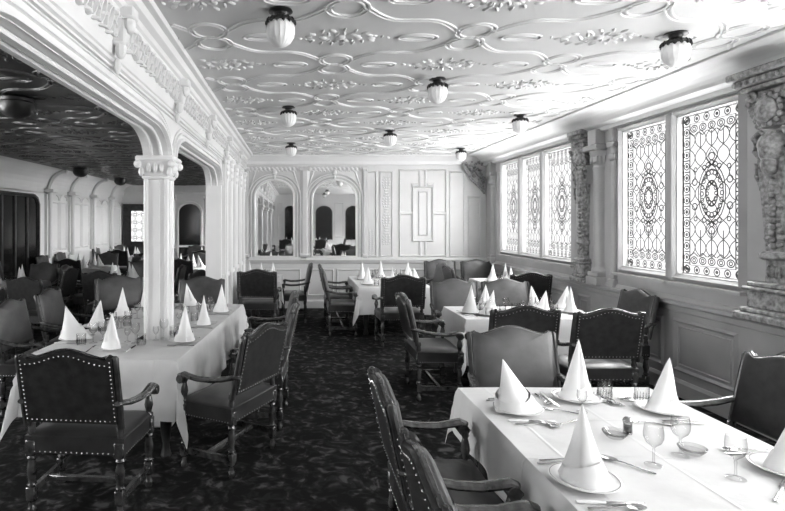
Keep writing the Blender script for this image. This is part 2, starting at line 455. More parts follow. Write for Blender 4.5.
for n, (a, b) in enumerate(WINS):
    root = struct(empty('window_%d' % (n+1), (WR, a, SILL)), None, None)
    names = ['nearer big stained-glass window beside the carved pilaster', 'farther big stained-glass window beside the round half-column',
             'nearest of the three small stained-glass windows', 'middle one of the three small stained-glass windows', 'farthest small stained-glass window near the corner']
    root['label'] = names[n] if n < 5 else 'unseen stained-glass window of the window wall nearer than the picture edge'
    root['category'] = 'window'
    w = b-a; h = HEAD-SILL
    f = MB()
    lm = lambda u, v, hh: (-hh, u, v)
    rect(f, -.07, w+.07, -.07, h+.07, .085, .045, lm)
    f.box(-.012, .062, -.012, .012, 0, h); f.box(-.012, .062, w-.012, w+.012, 0, h)
    f.box(-.012, .062, 0, w, -.012, .012); f.box(-.012, .062, 0, w, h-.012, h+.012)
    f.box(-.085, .02, -.09, w+.09, -.10, -.07)
    f.build('window_frame', M['shaded_paint'], root, smooth=False)
    p = MB(); p.box(.05, .06, 0.01, w-.01, .01, h-.01); p.build('glass_pane', M['daylight'], root, smooth=False)
    ld = window_leading(w-.02, h-.02).build('leading', M['lead'], root, smooth=False); ld.location = (.052, .01, .01)
    la = bpy.data.lights.new('window_portal', 'AREA'); la.shape = 'RECTANGLE'; la.size = h; la.size_y = w; la.cycles.is_portal = True
    lo = bpy.data.objects.new('window_portal', la); C.objects.link(lo); lo.location = (WR+.08, (a+b)/2, (SILL+HEAD)/2); lo.rotation_euler = (0, PI/2, 0)
# small latches on the casements
# panelling below the rail, plus flat panels on the piers
mb = MB()
for a, b in ((4.62, 5.42), (5.55, 6.28), (7.35, 8.2), (8.32, 9.0), (9.12, 9.9), (6.95, 7.25), (9.98, 10.6), (2.6, 3.6), (1.5, 2.5)):
    rect(mb, a, b, .24, .78, .05, .022, rmap); rect(mb, a+.07, b-.07, .31, .71, .02, .010, rmap)
for a, b in ((7.22, 7.36), (10.0, 10.12)): rect(mb, a, b, 1.1, 2.7, .03, .015, rmap)
# arched panel beneath the carved pilaster
for r_ in (.34, .26, .18):
    mb.ribbon([(4.02+r_*math.cos(t), .44+1.0*r_*math.sin(t)) for t in [PI*k/24 for k in range(25)]], .03, .02, rmap)
mb.ribbon([(4.02-.36, .44), (4.02+.36, .44)], .03, .02, rmap)
struct(mb.build('trim_3', M['shaded_paint'], smooth=False), 'raised wainscot panels below the windows', 'panelling')

# engaged half-columns between the window groups, plus the corner one
def half_column(name, y, r, label, x=WR, m=None):
    b = MB()
    b.bbox(x-r*1.5, x+.02, y-r*1.5, y+r*1.5, .95, 1.06, .01)
    b.bbox(x-r*1.3, x+.02, y-r*1.3, y+r*1.3, 1.06, 1.12, .01)
    b.lathe([(r*1.25, 1.12), (r*1.3, 1.14), (r*1.0, 1.18), (r*1.0, 1.2), (r, 1.22), (r*.96, 2.4), (r*1.1, 2.42), (r*1.1, 2.44), (r*.95, 2.46), (r*1.2, 2.55), (r*1.5, 2.62), (r*1.5, 2.65)], x, y, 0, 20)
    b.bbox(x-r*1.8, x+.02, y-r*1.8, y+r*1.8, 2.65, 2.72, .012)
    for k in range(9):
        a = PI/2+PI*(k+.5)/9
        b.ball((x+r*1.25*math.cos(a), y+r*1.25*math.sin(a), 2.54), .022, .022, .05, 6, 4)
    b.bbox(x-r*1.4, x+.02, y-r*1.1, y+r*1.1, 2.72, 2.92, .012)
    return struct(b.build(name, m or M['shaded_paint']), label, 'pilaster')
half_column('trim_4', 6.72, .085, 'round half-column between the two window groups')
half_column('trim_5', 6.42, .04, 'slender half-column beside the farther big window')
half_column('trim_6', 10.35, .07, 'round half-column in the far right corner')

# carved herm pilasters
def herm(name, y, label, s=1., x=WR):
    b = MB(); rnd = random.Random(11)
    w = .17*s
    # pedestal mouldings
    for z0, z1, d, ww in ((.96, 1.02, .25, w*1.55), (1.02, 1.06, .215, w*1.35), (1.06, 1.20, .185, w*1.12), (1.20, 1.23, .21, w*1.28), (1.23, 1.27, .185, w*1.12)):
        b.bbox(x-d*s, x+.02, y-ww, y+ww, z0, z1, .012)
    # tapering shaft
    zs = [1.27, 1.45, 1.9, 2.25]; ds = [.11, .11, .13, .15]; wsx = [.70, .62, .78, .9]
    for i in range(3):
        a0, a1 = zs[i], zs[i+1]; d0, d1 = ds[i]*s, ds[i+1]*s; w0, w1 = w*wsx[i], w*wsx[i+1]
        b.add([(x, y-w0, a0), (x-d0, y-w0*.8, a0), (x-d0, y+w0*.8, a0), (x, y+w0, a0), (x, y-w1, a1), (x-d1, y-w1*.8, a1), (x-d1, y+w1*.8, a1), (x, y+w1, a1)],
              [(0,1,5,4), (1,2,6,5), (2,3,7,6), (0,3,2,1), (4,5,6,7)])
    b.lathe([(w*.72, 1.45), (w*.9, 1.47), (w*.9, 1.50), (w*.72, 1.52)], x-.05*s, y, 0, 16)
    # drop of leaves and fruit down the shaft
    for k in range(13):
        z = 1.56+k*.05
        b.ball((x-.135*s, y+rnd.uniform(-.012, .012), z), .03, .03, .028, 7, 5)
        for sg in (-1, 1): b.ball((x-.12*s, y+sg*(.045+.012*math.sin(k*1.3)), z+.01), .022, .035, .02, 6, 4)
    for k in range(5): b.ball((x-.12*s, y+(k-2)*.025, 1.36), .02, .012, .05, 6, 4)
    # shield / mask bust
    b.ball((x-.13*s, y, 2.33), .085*s, .115*s, .14, 12, 8)
    b.ball((x-.15*s, y, 2.20), .06*s, .075*s, .09, 10, 6)
    for sg in (-1, 1):
        b.tube([(x-.12*s, y+sg*.10, 2.22), (x-.15*s, y+sg*.14, 2.32), (x-.15*s, y+sg*.15, 2.42), (x-.14*s, y+sg*.10, 2.47), (x-.15*s, y+sg*.06, 2.44)], [.014, .022, .026, .022, .014], 7)
        b.tube([(x-.14*s, y+sg*.13, 2.22), (x-.13*s, y+sg*.15, 2.12), (x-.12*s, y+sg*.12, 2.0)], [.022, .016, .008], 7)
    # wreath, head and scrolls under the capital
    b.lathe([(.075, -.02), (.10, 0), (.10, .02), (.07, .035), (.06, .01)], x-.20*s, y, 2.63, 18, axis='x')
    b.ball((x-.18*s, y, 2.63), .05, .055, .065, 10, 7)
    for k in range(14):
        a = 2*PI*k/14; b.ball((x-.17*s, y+.115*math.cos(a), 2.63+.115*math.sin(a)), .025, .028, .028, 6, 4)
    for sg in (-1, 1):
        for k in range(5): b.ball((x-.13*s-.01*k, y+sg*(.13+.012*k), 2.52+.045*k), .03, .028, .03, 6, 4)
        b.lathe([(.05, -.03), (.055, 0), (.05, .03)], x-.14*s, y+sg*w*.95, 2.76, 14, axis='x')
        b.ball((x-.19*s, y+sg*w*.95, 2.76), .02)
    b.bbox(x-.15*s, x+.02, y-w*.8, y+w*.8, 2.5, 2.8, .01)
    for z0, z1, d, ww in ((2.80, 2.84, .22, w*1.25), (2.84, 2.90, .25, w*1.42), (2.90, 2.96, .29, w*1.62)):
        b.bbox(x-d*s, x+.02, y-ww, y+ww, z0, z1, .012)
    for k in range(9): b.ball((x-.25*s, y+(k-4)*w*.33, 2.87), .018, .02, .026, 6, 5)
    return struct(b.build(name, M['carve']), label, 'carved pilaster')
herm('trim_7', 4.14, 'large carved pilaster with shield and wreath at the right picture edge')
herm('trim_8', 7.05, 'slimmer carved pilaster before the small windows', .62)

# back wall --------------------------------------------------------------
mb = MB(); mb.box(AB-.1, WR+.3, BACK, BACK+.2, 0, CEIL+.1)
struct(mb.build('wall_back', M['dimmed_paint'], smooth=False), 'white panelled end wall with two mirrors', 'wall')
def bmap(u, v, h): return (u, BACK-h, v)
def extr_x(name, prof, x0, x1, m, label, cat):
    b = MB(); n = len(prof)
    b.add([(x0, y, z) for y, z in prof]+[(x1, y, z) for y, z in prof], [(i, (i+1) % n, (i+1) % n+n, i+n) for i in range(n)]+[tuple(range(n)), tuple(range(n, 2*n))])
    return struct(b.build(name, m, smooth=False), label, cat)
extr_x('trim_9', [(BACK, .90), (BACK-.03, .91), (BACK-.05, .95), (BACK-.06, .99), (BACK-.02, 1.0), (BACK, 1.02)], AF, WR, M['dimmed_paint'], 'dado rail along the end wall', 'trim')
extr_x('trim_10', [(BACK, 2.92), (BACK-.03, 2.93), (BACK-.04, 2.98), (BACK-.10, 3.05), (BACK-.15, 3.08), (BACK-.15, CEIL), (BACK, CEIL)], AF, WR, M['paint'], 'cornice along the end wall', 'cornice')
extr_x('baseboard_back', [(BACK, 0), (BACK-.03, 0), (BACK-.03, .14), (BACK, .17)], AF, WR, M['dimmed_paint'], 'skirting of the end wall', 'baseboard')
mb = MB()
def px(x): return (x-297)/49.07
def pz(y): return EYE-(y-222)/49.07
def R(x0, x1, y0, y1, w=.035, h=.022): rect(mb, px(x0), px(x1), pz(y1), pz(y0), w, h, bmap)
R(366, 377, 171, 257); R(379.5, 393, 171, 257); R(398.5, 447, 169, 257, .05, .03)
R(411.5, 433.5, 186, 242, .045, .035); R(418, 428, 191, 236, .03, .025)
for x0, x1, y0, y1 in ((398, 413, 211.5, 215), (432, 447.5, 211.5, 215), (418.5, 421.5, 169, 187), (424, 427, 169, 187), (418.5, 421.5, 241, 257), (424, 427, 241, 257), (411, 419, 183, 186.5), (427, 434, 183, 186.5)):
    bar(mb, px(x0), px(x1), pz(y1), pz(y0), .028, bmap)
R(449, 465, 171, 257); R(467.5, 481, 196, 257)
for a, b in ((-1.0, -.5), (-.45, .08), (.2, .75), (.8, 1.35), (1.45, 2.0), (2.1, 3.0), (3.1, 3.75)): rect(mb, a, b, .24, .80, .04, .022, bmap)
# pilaster strips beside the mirrors
for u0, u1 in ((.06, .26), (1.33, 1.42), (-1.06, -.98)):
    bar(mb, u0, u1, 1.04, 2.86, .045, bmap); 
    bar(mb, u0-.02, u1+.02, 2.78, 2.86, .07, bmap)
    bar(mb, u0-.02, u1+.02, 1.02, 1.12, .07, bmap)
struct(mb.build('trim_11', M['dimmed_paint'], smooth=False), 'raised geometric panel mouldings on the end wall', 'panelling')
mb = MB(); rnd = random.Random(5)
for k in range(26):      # cartouche columns in the narrow panel
    v = 1.3+k*.055; s = .05+.03*math.sin(k*.9)
    for sg in (-1, 1): mb.dome(px(386.2)+sg*s*.9, v, .028, .016, .018, bmap, sg*.8, 6)
    mb.dome(px(386.2), v, .018, .022, .02, bmap, 0, 6)
for k in range(12):
    v = 1.08+k*.045
    for sg in (-1, 1): mb.dome(px(371.5)+sg*.03, v, .02, .012, .016, bmap, sg*.8, 6)
for u in [(-1.0+.085*k) for k in range(29)]:   # frieze of leaves above the mirrors
    mb.dome(u, 2.83, .034, .05, .02, bmap, .4, 6); mb.dome(u+.04, 2.79, .02, .02, .02, bmap, 0, 6)
for cx, hw in ((-.46, .40), (.76, .45)):
    for k in range(17):
        for sg in (-1, 1):
            t = k/16; mb.dome(cx+sg*(hw+.12)*(1-.25*t), 2.35+.42*t, .02, .04, .02, bmap, sg*.6, 6)
    mb.dome(cx, 2.76, .06, .08, .05, bmap); mb.dome(cx, 2.66, .035, .06, .05, bmap)
struct(mb.build('trim_12', M['relief']), 'white carved leaf ornament on the end wall', 'ornament')
# carved corner bracket near the windows
mb = MB(); rnd = random.Random(8)
for k in range(70):
    t = rnd.random(); u = rnd.random()
    x = 3.80-t*.42*(1-u*.55); z = 2.98-u*.62
    if x > 3.80-.45*(1-u) : mb.ball((x, BACK-.05-rnd.random()*.05, z), rnd.uniform(.015, .04), .03, rnd.uniform(.015, .035), 6, 4)
mb.tube([(3.36, BACK-.06, 2.95), (3.42, BACK-.08, 2.8), (3.52, BACK-.09, 2.62), (3.7, BACK-.08, 2.45), (3.80, BACK-.06, 2.32)], [.03, .035, .03, .03, .015], 8)
mb.tube([(3.42, BACK-.06, 2.95), (3.55, BACK-.08, 2.85), (3.66, BACK-.09, 2.7), (3.8, BACK-.06, 2.6)], [.02, .025, .025, .015], 8)
struct(mb.build('trim_13', M['carve']), 'dark carved corner bracket under the cornice', 'bracket')

# wall mirrors
def arch_outline(cx, hw, z0, zt, n=16):
    sp = zt-hw*.85
    pts = [(cx-hw, z0), (cx+hw, z0)]
    for k in range(n+1):
        a = PI*k/n; pts.append((cx+hw*math.cos(a), sp+hw*.85*math.sin(a)))
    return pts
for cx, hw, lab in ((-.46, .40, 'left of the two arched wall mirrors, reflecting the arcade columns'), (.76, .45, 'right of the two arched wall mirrors, reflecting white panelling')):
    r = tag(empty('wall_mirror', (cx, BACK, 1.05)), lab, 'mirror', None)
    lm = lambda u, v, h: (u, -h, v)
    g = MB(); g.prism(arch_outline(0, hw, 0, 1.56), lm, .004, .012); g.build('mirror_glass', M['mirror'], r, smooth=False)
    f = MB(); o = arch_outline(0, hw, 0, 1.56, 20)
    f.ribbon(o, .05, .045, lm, True); o2 = arch_outline(0, hw+.07, -.05, 1.63, 20); f.ribbon(o2, .035, .035, lm, True)
    o3 = arch_outline(0, hw+.125, -.05, 1.68, 20); f.ribbon(o3[1:], .02, .05, lm)
    f.box(-hw-.12, hw+.12, -.08, 0, -.07, -.02)
    f.build('mirror_frame', M['paint'], r)

# arcade on the left ------------------------------------------------------
SPR, ATOP, FRB = 2.28, 2.52, 2.72
COLS = [4.65, 1.55, -1.55]
YJ = 7.66   # jamb of solid wall
mb = MB()
mb.box(AB, AF, YJ, BACK, 0, CEIL)
mb.box(AB, AF, NEAR, -4.4, 0, CEIL)
mb.box(AB+.001, AF-.001, NEAR, BACK, FRB, CEIL)
bays = [(4.75, YJ), (1.65, 4.55), (-1.45, 1.45), (-4.4, -1.65)]
def bay_curve(a, b, off=0, n=10):
    ru, rv = .42, ATOP-SPR; pts = []
    for k in range(n+1):
        t = PI-PI/2*k/n; pts.append((a+ru+(ru+off)*math.cos(t), SPR+(rv+off)*math.sin(t)))
    for k in range(n+1):
        t = PI/2-PI/2*k/n; pts.append((b-ru+(ru+off)*math.cos(t), SPR+(rv+off)*math.sin(t)))
    return pts
for a, b in bays:
    pts = bay_curve(a, b); vs = []; fs = []
    for u, v in pts: vs += [(AF, u, v), (AF, u, FRB), (AB, u, v), (AB, u, FRB)]
    for i in range(len(pts)-1):
        o = i*4; fs += [(o, o+4, o+5, o+1), (o+2, o+3, o+7, o+6), (o, o+2, o+6, o+4)]
    mb.add(vs, fs)
for y in COLS: mb.box(AB, AF, y-.1, y+.1, SPR, FRB)
struct(mb.build('wall_left', M['paint'], smooth=False), 'white arcade wall between the saloon and its side bay', 'wall')
def lmap(u, v, h): return (AF+h, u, v)
mb = MB()
for a, b in bays:
    for off, w, h in ((.02, .035, .03), (.075, .025, .02), (.12, .012, .012)):
        mb.ribbon(bay_curve(a, b, off), w, h, lmap)
    for xx in (AF-.06, AF-.14):
        mb.tube([(xx, u, v-.006) for u, v in bay_curve(a, b, -.012)], .014, 6)
for z, w in ((2.66, .02), (2.70, .035)): mb.ribbon([(NEAR, z), (BACK, z)], w, .022, lmap)
struct(mb.build('trim_14', M['paint'], smooth=False), 'mouldings around the arcade openings', 'trim')
# sloping carved frieze and cornice
extr_y('trim_15', [(AF, FRB), (AF+.02, FRB+.01), (AF+.03, 2.78), (-1.02, 2.98), (-1.0, 2.99), (-.99, 3.02), (-.95, 3.04), (-.93, 3.075), (-.89, 3.08), (-.88, CEIL), (AF, CEIL)], NEAR, BACK, M['paint'], 'sloping frieze and cornice above the arcade', 'cornice')
mb = MB(); rnd = random.Random(21)
def fmap(u, v, h):   # v 0..1 up the slope
    x = AF+.03+v*.05; z = 2.78+v*.20; return (x+h, u, z-h*.25)
y = 1.0
while y < BACK-.1:
    for k in range(3): mb.dome(y+rnd.uniform(-.02, .02), .2+.3*k, .030, .11, .03, fmap, rnd.uniform(-.5, .5), 6)
    mb.ribbon([(y+.05+.035*math.cos(t), .5+.32*math.sin(t)) for t in [2*PI*k/10 for k in range(10)]], .016, .022, fmap, True)
    y += .11
for y in [4.65+1.55*k for k in range(-3, 5)]:
    if y > BACK-.2: continue
    mb.bbox(AF, AF+.16, y-.05, y+.05, 2.93, 3.0, .01); mb.bbox(AF, AF+.11, y-.04, y+.04, 2.78, 2.93, .015)
    mb.ball((AF+.12, y, 2.9), .04, .045, .05, 8, 6); mb.ball((AF+.07, y, 2.76), .035, .035, .06, 8, 6); mb.ball((AF+.05, y, 2.66), .022, .025, .05, 7, 5)
struct(mb.build('trim_16', M['relief']), 'carved foliage frieze and brackets above the arcade', 'ornament')
# slender pilasters and drops on the solid stretch of wall
mb = MB()
for y in (7.84, 8.35, 9.05, 9.75, 10.4):
    mb.box(AF, AF+.05, y-.07, y+.07, 0, 2.6); mb.lathe([(.035, 0), (.035, 2.3), (.05, 2.34), (.04, 2.4), (.06, 2.5), (.07, 2.56)], AF+.05, y, .15, 10)
    mb.bbox(AF, AF+.12, y-.10, y+.10, 2.66, 2.72, .01)
    for k in range(6): mb.ball((AF+.08, y+(.02 if k % 2 else -.02), 2.62-.05*k), .03-.003*k, .035-.004*k, .035, 6, 4)
for a, b in ((7.96, 8.24), (8.46, 8.94), (9.16, 9.64), (9.86, 10.28)):
    rect(mb, a, b, 1.05, 2.5, .035, .02, lmap); rect(mb, a, b, .22, .85, .035, .02, lmap)
mb.box(AF, AF+.05, 7.75, BACK, .92, .98)
struct(mb.build('trim_17', M['paint']), 'slim pilasters on the far end of the left wall', 'pilaster')

# arcade columns
def column(y, label):
    b = MB(); cx = (AF+AB)/2; h = .1
    b.bbox(cx-.15, cx+.15, y-.15, y+.15, 0, .12, .015); b.bbox(cx-.13, cx+.13, y-.13, y+.13, .12, .2, .02)
    b.bbox(cx-.095, cx+.095, y-.095, y+.095, .2, 2.14, .028)
    for sx in (-1, 1):
        for sy in (-1, 1): b.tube([(cx+sx*.088, y+sy*.088, .2), (cx+sx*.088, y+sy*.088, 2.14)], .022, 10, up=(0,1,0))
        b.box(cx+sx*.094-.004, cx+sx*.094+.008*(sx > 0)+.004, y-.03, y+.03, .25, 2.1)
    b.box(cx-.03, cx+.03, y-.104, y-.09, .25, 2.1)
    root = struct(b.build('trim_18' if y > 4 else 'trim_%d' % (19 + (y < 0)), M['paint']), label, 'column')
    c = MB()
    c.bbox(cx-.12, cx+.12, y-.12, y+.12, 2.12, 2.15, .01)
    c.add([(cx+sx*.10, y+sy*.10, 2.15) for sx, sy in ((-1,-1),(1,-1),(1,1),(-1,1))]+[(cx+sx*.15, y+sy*.15, 2.28) for sx, sy in ((-1,-1),(1,-1),(1,1),(-1,1))],
          [(0,1,5,4),(1,2,6,5),(2,3,7,6),(3,0,4,7)])
    c.bbox(cx-.165, cx+.165, y-.165, y+.165, 2.27, 2.315, .012)
    for sx, sy in ((-1,-1),(1,-1),(1,1),(-1,1)):
        c.ball((cx+sx*.145, y+sy*.145, 2.245), .035, .035, .035, 8, 6); c.ball((cx+sx*.12, y+sy*.12, 2.18), .025, .025, .04, 7, 5)
    for k in (-1, 0, 1):
        for (ux, uy) in ((1,0),(-1,0),(0,1),(0,-1)):
            c.ball((cx+ux*.13+(uy != 0)*k*.055, y+uy*.13+(ux != 0)*k*.055, 2.215), .022, .022, .045, 7, 5)
    c.build('capital', M['paint'], root)
    return root
column(4.65, 'white column rising from the long left table')
column(1.55, 'white arcade column nearer than the picture edge'); column(-1.55, 'white arcade column seen only in the mirror')

# wall behind the camera (seen in the mirrors)
mb = MB(); mb.box(ALX-.3, WR+.3, NEAR-.2, NEAR, 0, CEIL+.1)
struct(mb.build('wall_front', M['paint'], smooth=False), 'white end wall reflected in the mirrors', 'wall')
def nmap(u, v, h): return (u, NEAR+h, v)
for n, (cx, hw) in enumerate(((-.35, .28), (1.33, .44), (2.8, .44))):
    r = struct(empty('door_%d' % (n+2), (cx, NEAR, .86)), 'dark arched opening reflected in the mirror, number %s from the arcade' % ('one', 'two', 'three')[n], 'door')
    lm = lambda u, v, h: (u, h, v)
    g = MB(); g.prism(arch_outline(0, hw, 0, 1.72), lm, .0, .01); g.build('door_panel', M['dark'], r, smooth=False)
    f = MB(); f.ribbon(arch_outline(0, hw, 0, 1.72, 20), .06, .04, lm, True); f.build('door_frame', M['paint'], r)
mb = MB()
for a, b in ((-.95, -.7), (0, .4), (.5, .8), (1.85, 2.3), (3.3, 3.7)): rect(mb, a, b, 1.0, 2.7, .04, .02, nmap)
struct(mb.build('trim_21', M['paint'], smooth=False), 'panel mouldings on the reflected end wall', 'panelling')

# annex shell --------------------------------------------------------------
mb = MB(); mb.box(ALX-.25, ALX, NEAR, AFY, 0, 1.1); mb.box(ALX-.25, ALX, NEAR, AFY, 2.4, CEIL)
AW = [(-1.5, 0), (2.0, 3.4), (4.0, 5.4)]; y = NEAR
for a, b in AW: mb.box(ALX-.25, ALX, y, a, 1.1, 2.4); y = b
mb.box(ALX-.25, ALX, y, AFY, 1.1, 2.4); mb.box(ALX-.25, AB, AFY, AFY+.2, 0, CEIL)
mb.box(AB-.02, AB+.1, BACK+.2, AFY, 0, .9); mb.box(AB-.02, AB+.1, BACK+.2, AFY, 2.0, CEIL)
BW = [(11.6, 12.8), (13.6, 14.8), (15.6, 16.8)]; y = BACK+.2  # unseen windows added to brighten the side bay wall opposite
for a, b in BW: mb.box(AB-.02, AB+.1, y, a, .9, 2.0); y = b
mb.box(AB-.02, AB+.1, y, AFY, .9, 2.0)
for n_, (a, b) in enumerate(BW):
    root = struct(empty('window_%d' % (17+n_), (AB-.02, a, .9)), 'added unseen window lighting the far part of the side bay', 'window')
    f = MB(); rect(f, -.07, b-a+.07, -.07, 1.17, .08, .04, (lambda u, v, h: (-h, u, v))); f.build('window_frame', M['paint'], root, smooth=False)
    p = MB(); p.box(.06, .07, 0, b-a, 0, 1.1); p.build('glass_pane', M['daylight'], root, smooth=False)
    la = bpy.data.lights.new('window_portal', 'AREA'); la.shape = 'RECTANGLE'; la.size = 1.1; la.size_y = b-a; la.cycles.is_portal = True
    lo = bpy.data.objects.new('window_portal', la); C.objects.link(lo); lo.location = (AB+.11, (a+b)/2, 1.45); lo.rotation_euler = (0, PI/2, 0)
struct(mb.build('wall_side_bay', M['paint'], smooth=False), 'white walls of the side bay beyond the arcade', 'wall')
pr = [(ALX, 2.42)]
for k in range(9):
    t = k/8; pr.append((ALX+.42*(1-math.cos(t*PI/2)), 2.44+(ACZ-2.44)*math.sin(t*PI/2)))
pr += [(ALX, ACZ)]
extr_y('trim_22', pr, NEAR, AFY, M['paint'], 'white cove along the side bay wall', 'cornice')
def almap(u, v, h): return (ALX+h, u, v)
mb = MB()
for y in (12.5, 13.75, 15.2, 16.7):
    mb.box(ALX, ALX+.06, y-.12, y+.12, 0, 2.4); mb.lathe([(.06, .9), (.055, 2.25), (.08, 2.32), (.07, 2.36), (.1, 2.44)], ALX+.08, y, 0, 10)
    mb.bbox(ALX, ALX+.22, y-.15, y+.15, 2.44, 2.52, .01)
    for k in range(7):
        t = k/6; t2 = (k+1)/6
    mb.tube([(ALX+.05+.42*(1-math.cos(t*PI/2)), y, 2.46+.48*math.sin(t*PI/2)) for t in [k/8 for k in range(9)]], .05, 6)
for a, b in ((12.7, 13.1), (13.15, 13.55), (13.95, 14.45), (14.5, 15.0), (15.4, 15.95), (16.0, 16.5), (16.9, 17.7)):
    rect(mb, a, b, 1.05, 2.25, .05, .03, almap)
    mb.tube([(ALX+.02, (a+b)/2+(b-a)/2*math.cos(t), 2.28+.14*math.sin(t)) for t in [PI*k/10 for k in range(11)]], .02, 6)
mb.box(ALX, ALX+.06, 12.4, AFY, .92, .98)
struct(mb.build('trim_23', M['paint']), 'white pilasters and panels on the side bay wall', 'pilaster')
def afmap(u, v, h): return (u, AFY-h, v)
mb = MB()
for u in (-4.75, -4.2, -3.05, -2.45):
    bar(mb, u-.09, u+.09, 0, 2.6, .05, afmap); bar(mb, u-.13, u+.13, 2.5, 2.62, .09, afmap)
rect(mb, -2.95, -2.6, 1.0, 2.4, .04, .02, afmap); mb.box(-4.9, AB, AFY-.06, AFY, .9, .97); mb.box(ALX, AB, AFY-.15, AFY, 2.75, ACZ)
struct(mb.build('trim_24', M['paint'], smooth=False), 'white pilasters on the far wall of the side bay', 'pilaster')
# dark arched recess in the annex left wall
r = struct(empty('door_5', (ALX, 11.05, 0)), 'large dark glazed opening at the left picture edge', 'door')
lm = lambda u, v, h: (h, u, v)
oo = [(-1.0, .1), (1.0, .1), (1.0, 2.15), (.93, 2.28), (.8, 2.34), (-.8, 2.34), (-.93, 2.28), (-1.0, 2.15)]
g = MB(); g.prism(oo, lm, .0, .012); g.build('door_panel', M['dark'], r, smooth=False)
f = MB(); f.ribbon(oo, .10, .05, lm, True); f.build('door_frame', M['wood'], r)
f = MB()
for u in (-.5, 0, .5): f.box(.01, .04, u-.03, u+.03, .15, 2.3)
f.build('door_mullion', M['leather'], r, smooth=False)
# door in the far wall with stained glass
r = struct(empty('door_1', (-5.2, AFY, 0)), 'dark door with a stained-glass panel in the far wall', 'door')
lm = lambda u, v, h: (u, -h, v)
f = MB(); f.box(-.64, .5, -.10, 0, 0, 2.35); f.build('door_frame', M['wood'], r, smooth=False)
f = MB(); f.box(-.36, .16, -.112, -.1, 1.1, 2.12); f.build('door_glass', M['doorglass'], r, smooth=False)
f = MB(); dm = lambda u, v, h: (u, -.113-h*.5, v)
for k in range(4):
    for q in range(2):
        cu = -.23+.26*q; cv = 1.23+.255*k
        f.ribbon([(cu-.12, cv), (cu, cv+.125), (cu+.12, cv), (cu, cv-.125)], .025, .01, dm, True)
        f.ribbon([(cu+.05*math.cos(2*PI*t/8), cv+.05*math.sin(2*PI*t/8)) for t in range(8)], .03, .01, dm, True)
f.build('leading', M['lead'], r, smooth=False)
r = struct(empty('door_6', (-3.62, AFY, 0)), 'dark arched doorway in the far wall of the side bay', 'door')
f = MB(); f.prism(arch_outline(0, .36, 0.02, 2.36), lm, 0, .02); f.build('door_panel', M['dark'], r, smooth=False)
f = MB(); f.ribbon(arch_outline(0, .40, 0.02, 2.42, 20), .07, .05, lm, True); f.build('door_frame', M['paint'], r)
# unseen windows added to light the annex, nearer than the picture edge
for n, (a, b) in enumerate(AW):
    root = struct(empty('window_%d' % (14+n), (ALX, a, 1.1)), 'unseen window added to light the side bay, outside the picture', 'window')
    w = b-a
    f = MB(); rect(f, -.07, w+.07, -.07, 1.37, .08, .04, almap if False else (lambda u, v, h: (h, u, v))); f.build('window_frame', M['paint'], root, smooth=False)
    p = MB(); p.box(-.10, -.09, 0, w, 0, 1.3); p.build('glass_pane', M['daylight'], root, smooth=False)
    la = bpy.data.lights.new('window_portal', 'AREA'); la.shape = 'RECTANGLE'; la.size = 1.3; la.size_y = w; la.cycles.is_portal = True
    lo = bpy.data.objects.new('window_portal', la); C.objects.link(lo); lo.location = (ALX-.12, (a+b)/2, 1.75); lo.rotation_euler = (0, -PI/2, 0)

# ------------------------------------------------------------------ ceiling lights
def make_light():
    r = empty('ceiling_light')
    b = MB(); b.lathe([(.045, 0), (.078, -.003), (.082, -.014), (.05, -.022), (.038, -.04), (.05, -.048), (.082, -.064), (.094, -.085), (.092, -.092)], n=20)
    b.build('canopy', M['bronze'], r)
    b = MB()
    for k in range(14):
        a = 2*PI*k/14; ca, sa = math.cos(a), math.sin(a)
        b.ball((.094*ca, .094*sa, -.09), .015, .010, .016, 6, 4, a+PI/2)
        b.tube([(.082*ca, .082*sa, -.062), (.095*ca, .095*sa, -.08), (.099*ca, .099*sa, -.10), (.096*ca, .096*sa, -.112)], [.006, .008, .007, .003], 5)
    b.build('leaf_ring', M['bronze'], r)
    b = MB(); b.lathe([(.082, -.08), (.088, -.10), (.093, -.13), (.093, -.16), (.086, -.195), (.070, -.225), (.045, -.247), (.02, -.258), (.003, -.262)], n=48, flute=16, fl=.03)
    b.build('glass_globe', M['globe'], r)
    return r
light0 = make_light(); reg(light0)
LIGHTS = [(-.105, 3.4, 'ceiling light nearest the top of the left row'), (-.1, 6.25, 'middle ceiling light of the left row above the aisle'), (-.1, 9.1, 'farthest ceiling light of the left row'),
          (2.73, 3.82, 'nearest ceiling light of the right row by the big windows'), (2.82, 6.7, 'middle ceiling light of the right row'), (3.02, 9.75, 'farthest ceiling light of the right row near the corner'),
          (1.33, 5.02, 'nearer ceiling light of the centre row'), (1.38, 7.85, 'farther ceiling light of the centre row'), (1.27, -.6, 'ceiling light of the centre row behind the viewpoint'), (1.27, -3.2, 'last ceiling light of the centre row behind the viewpoint')]
for i, (x, y, lab) in enumerate(LIGHTS):
    o = light0 if i == 0 else copy_tree(light0)
    o.location = (x, y, CEIL); o.scale = (.96, .96, .92); tag(o, 'bronze and fluted glass '+lab, 'ceiling light', 'ceiling lights of the main saloon')
b = MB(); b.lathe([(.05, 0), (.15, -.01), (.17, -.03), (.16, -.06)], n=20)
r = empty('bowl_light'); b.build('canopy', M['bronze'], r)
b = MB(); b.lathe([(.155, -.05), (.17, -.07), (.16, -.13), (.12, -.18), (.06, -.21), (.005, -.22)], n=20); b.build('glass_bowl', M['bronze'], r)  # unlit darkness of the glass put in as bronze colour
bowl = r; reg(bowl)
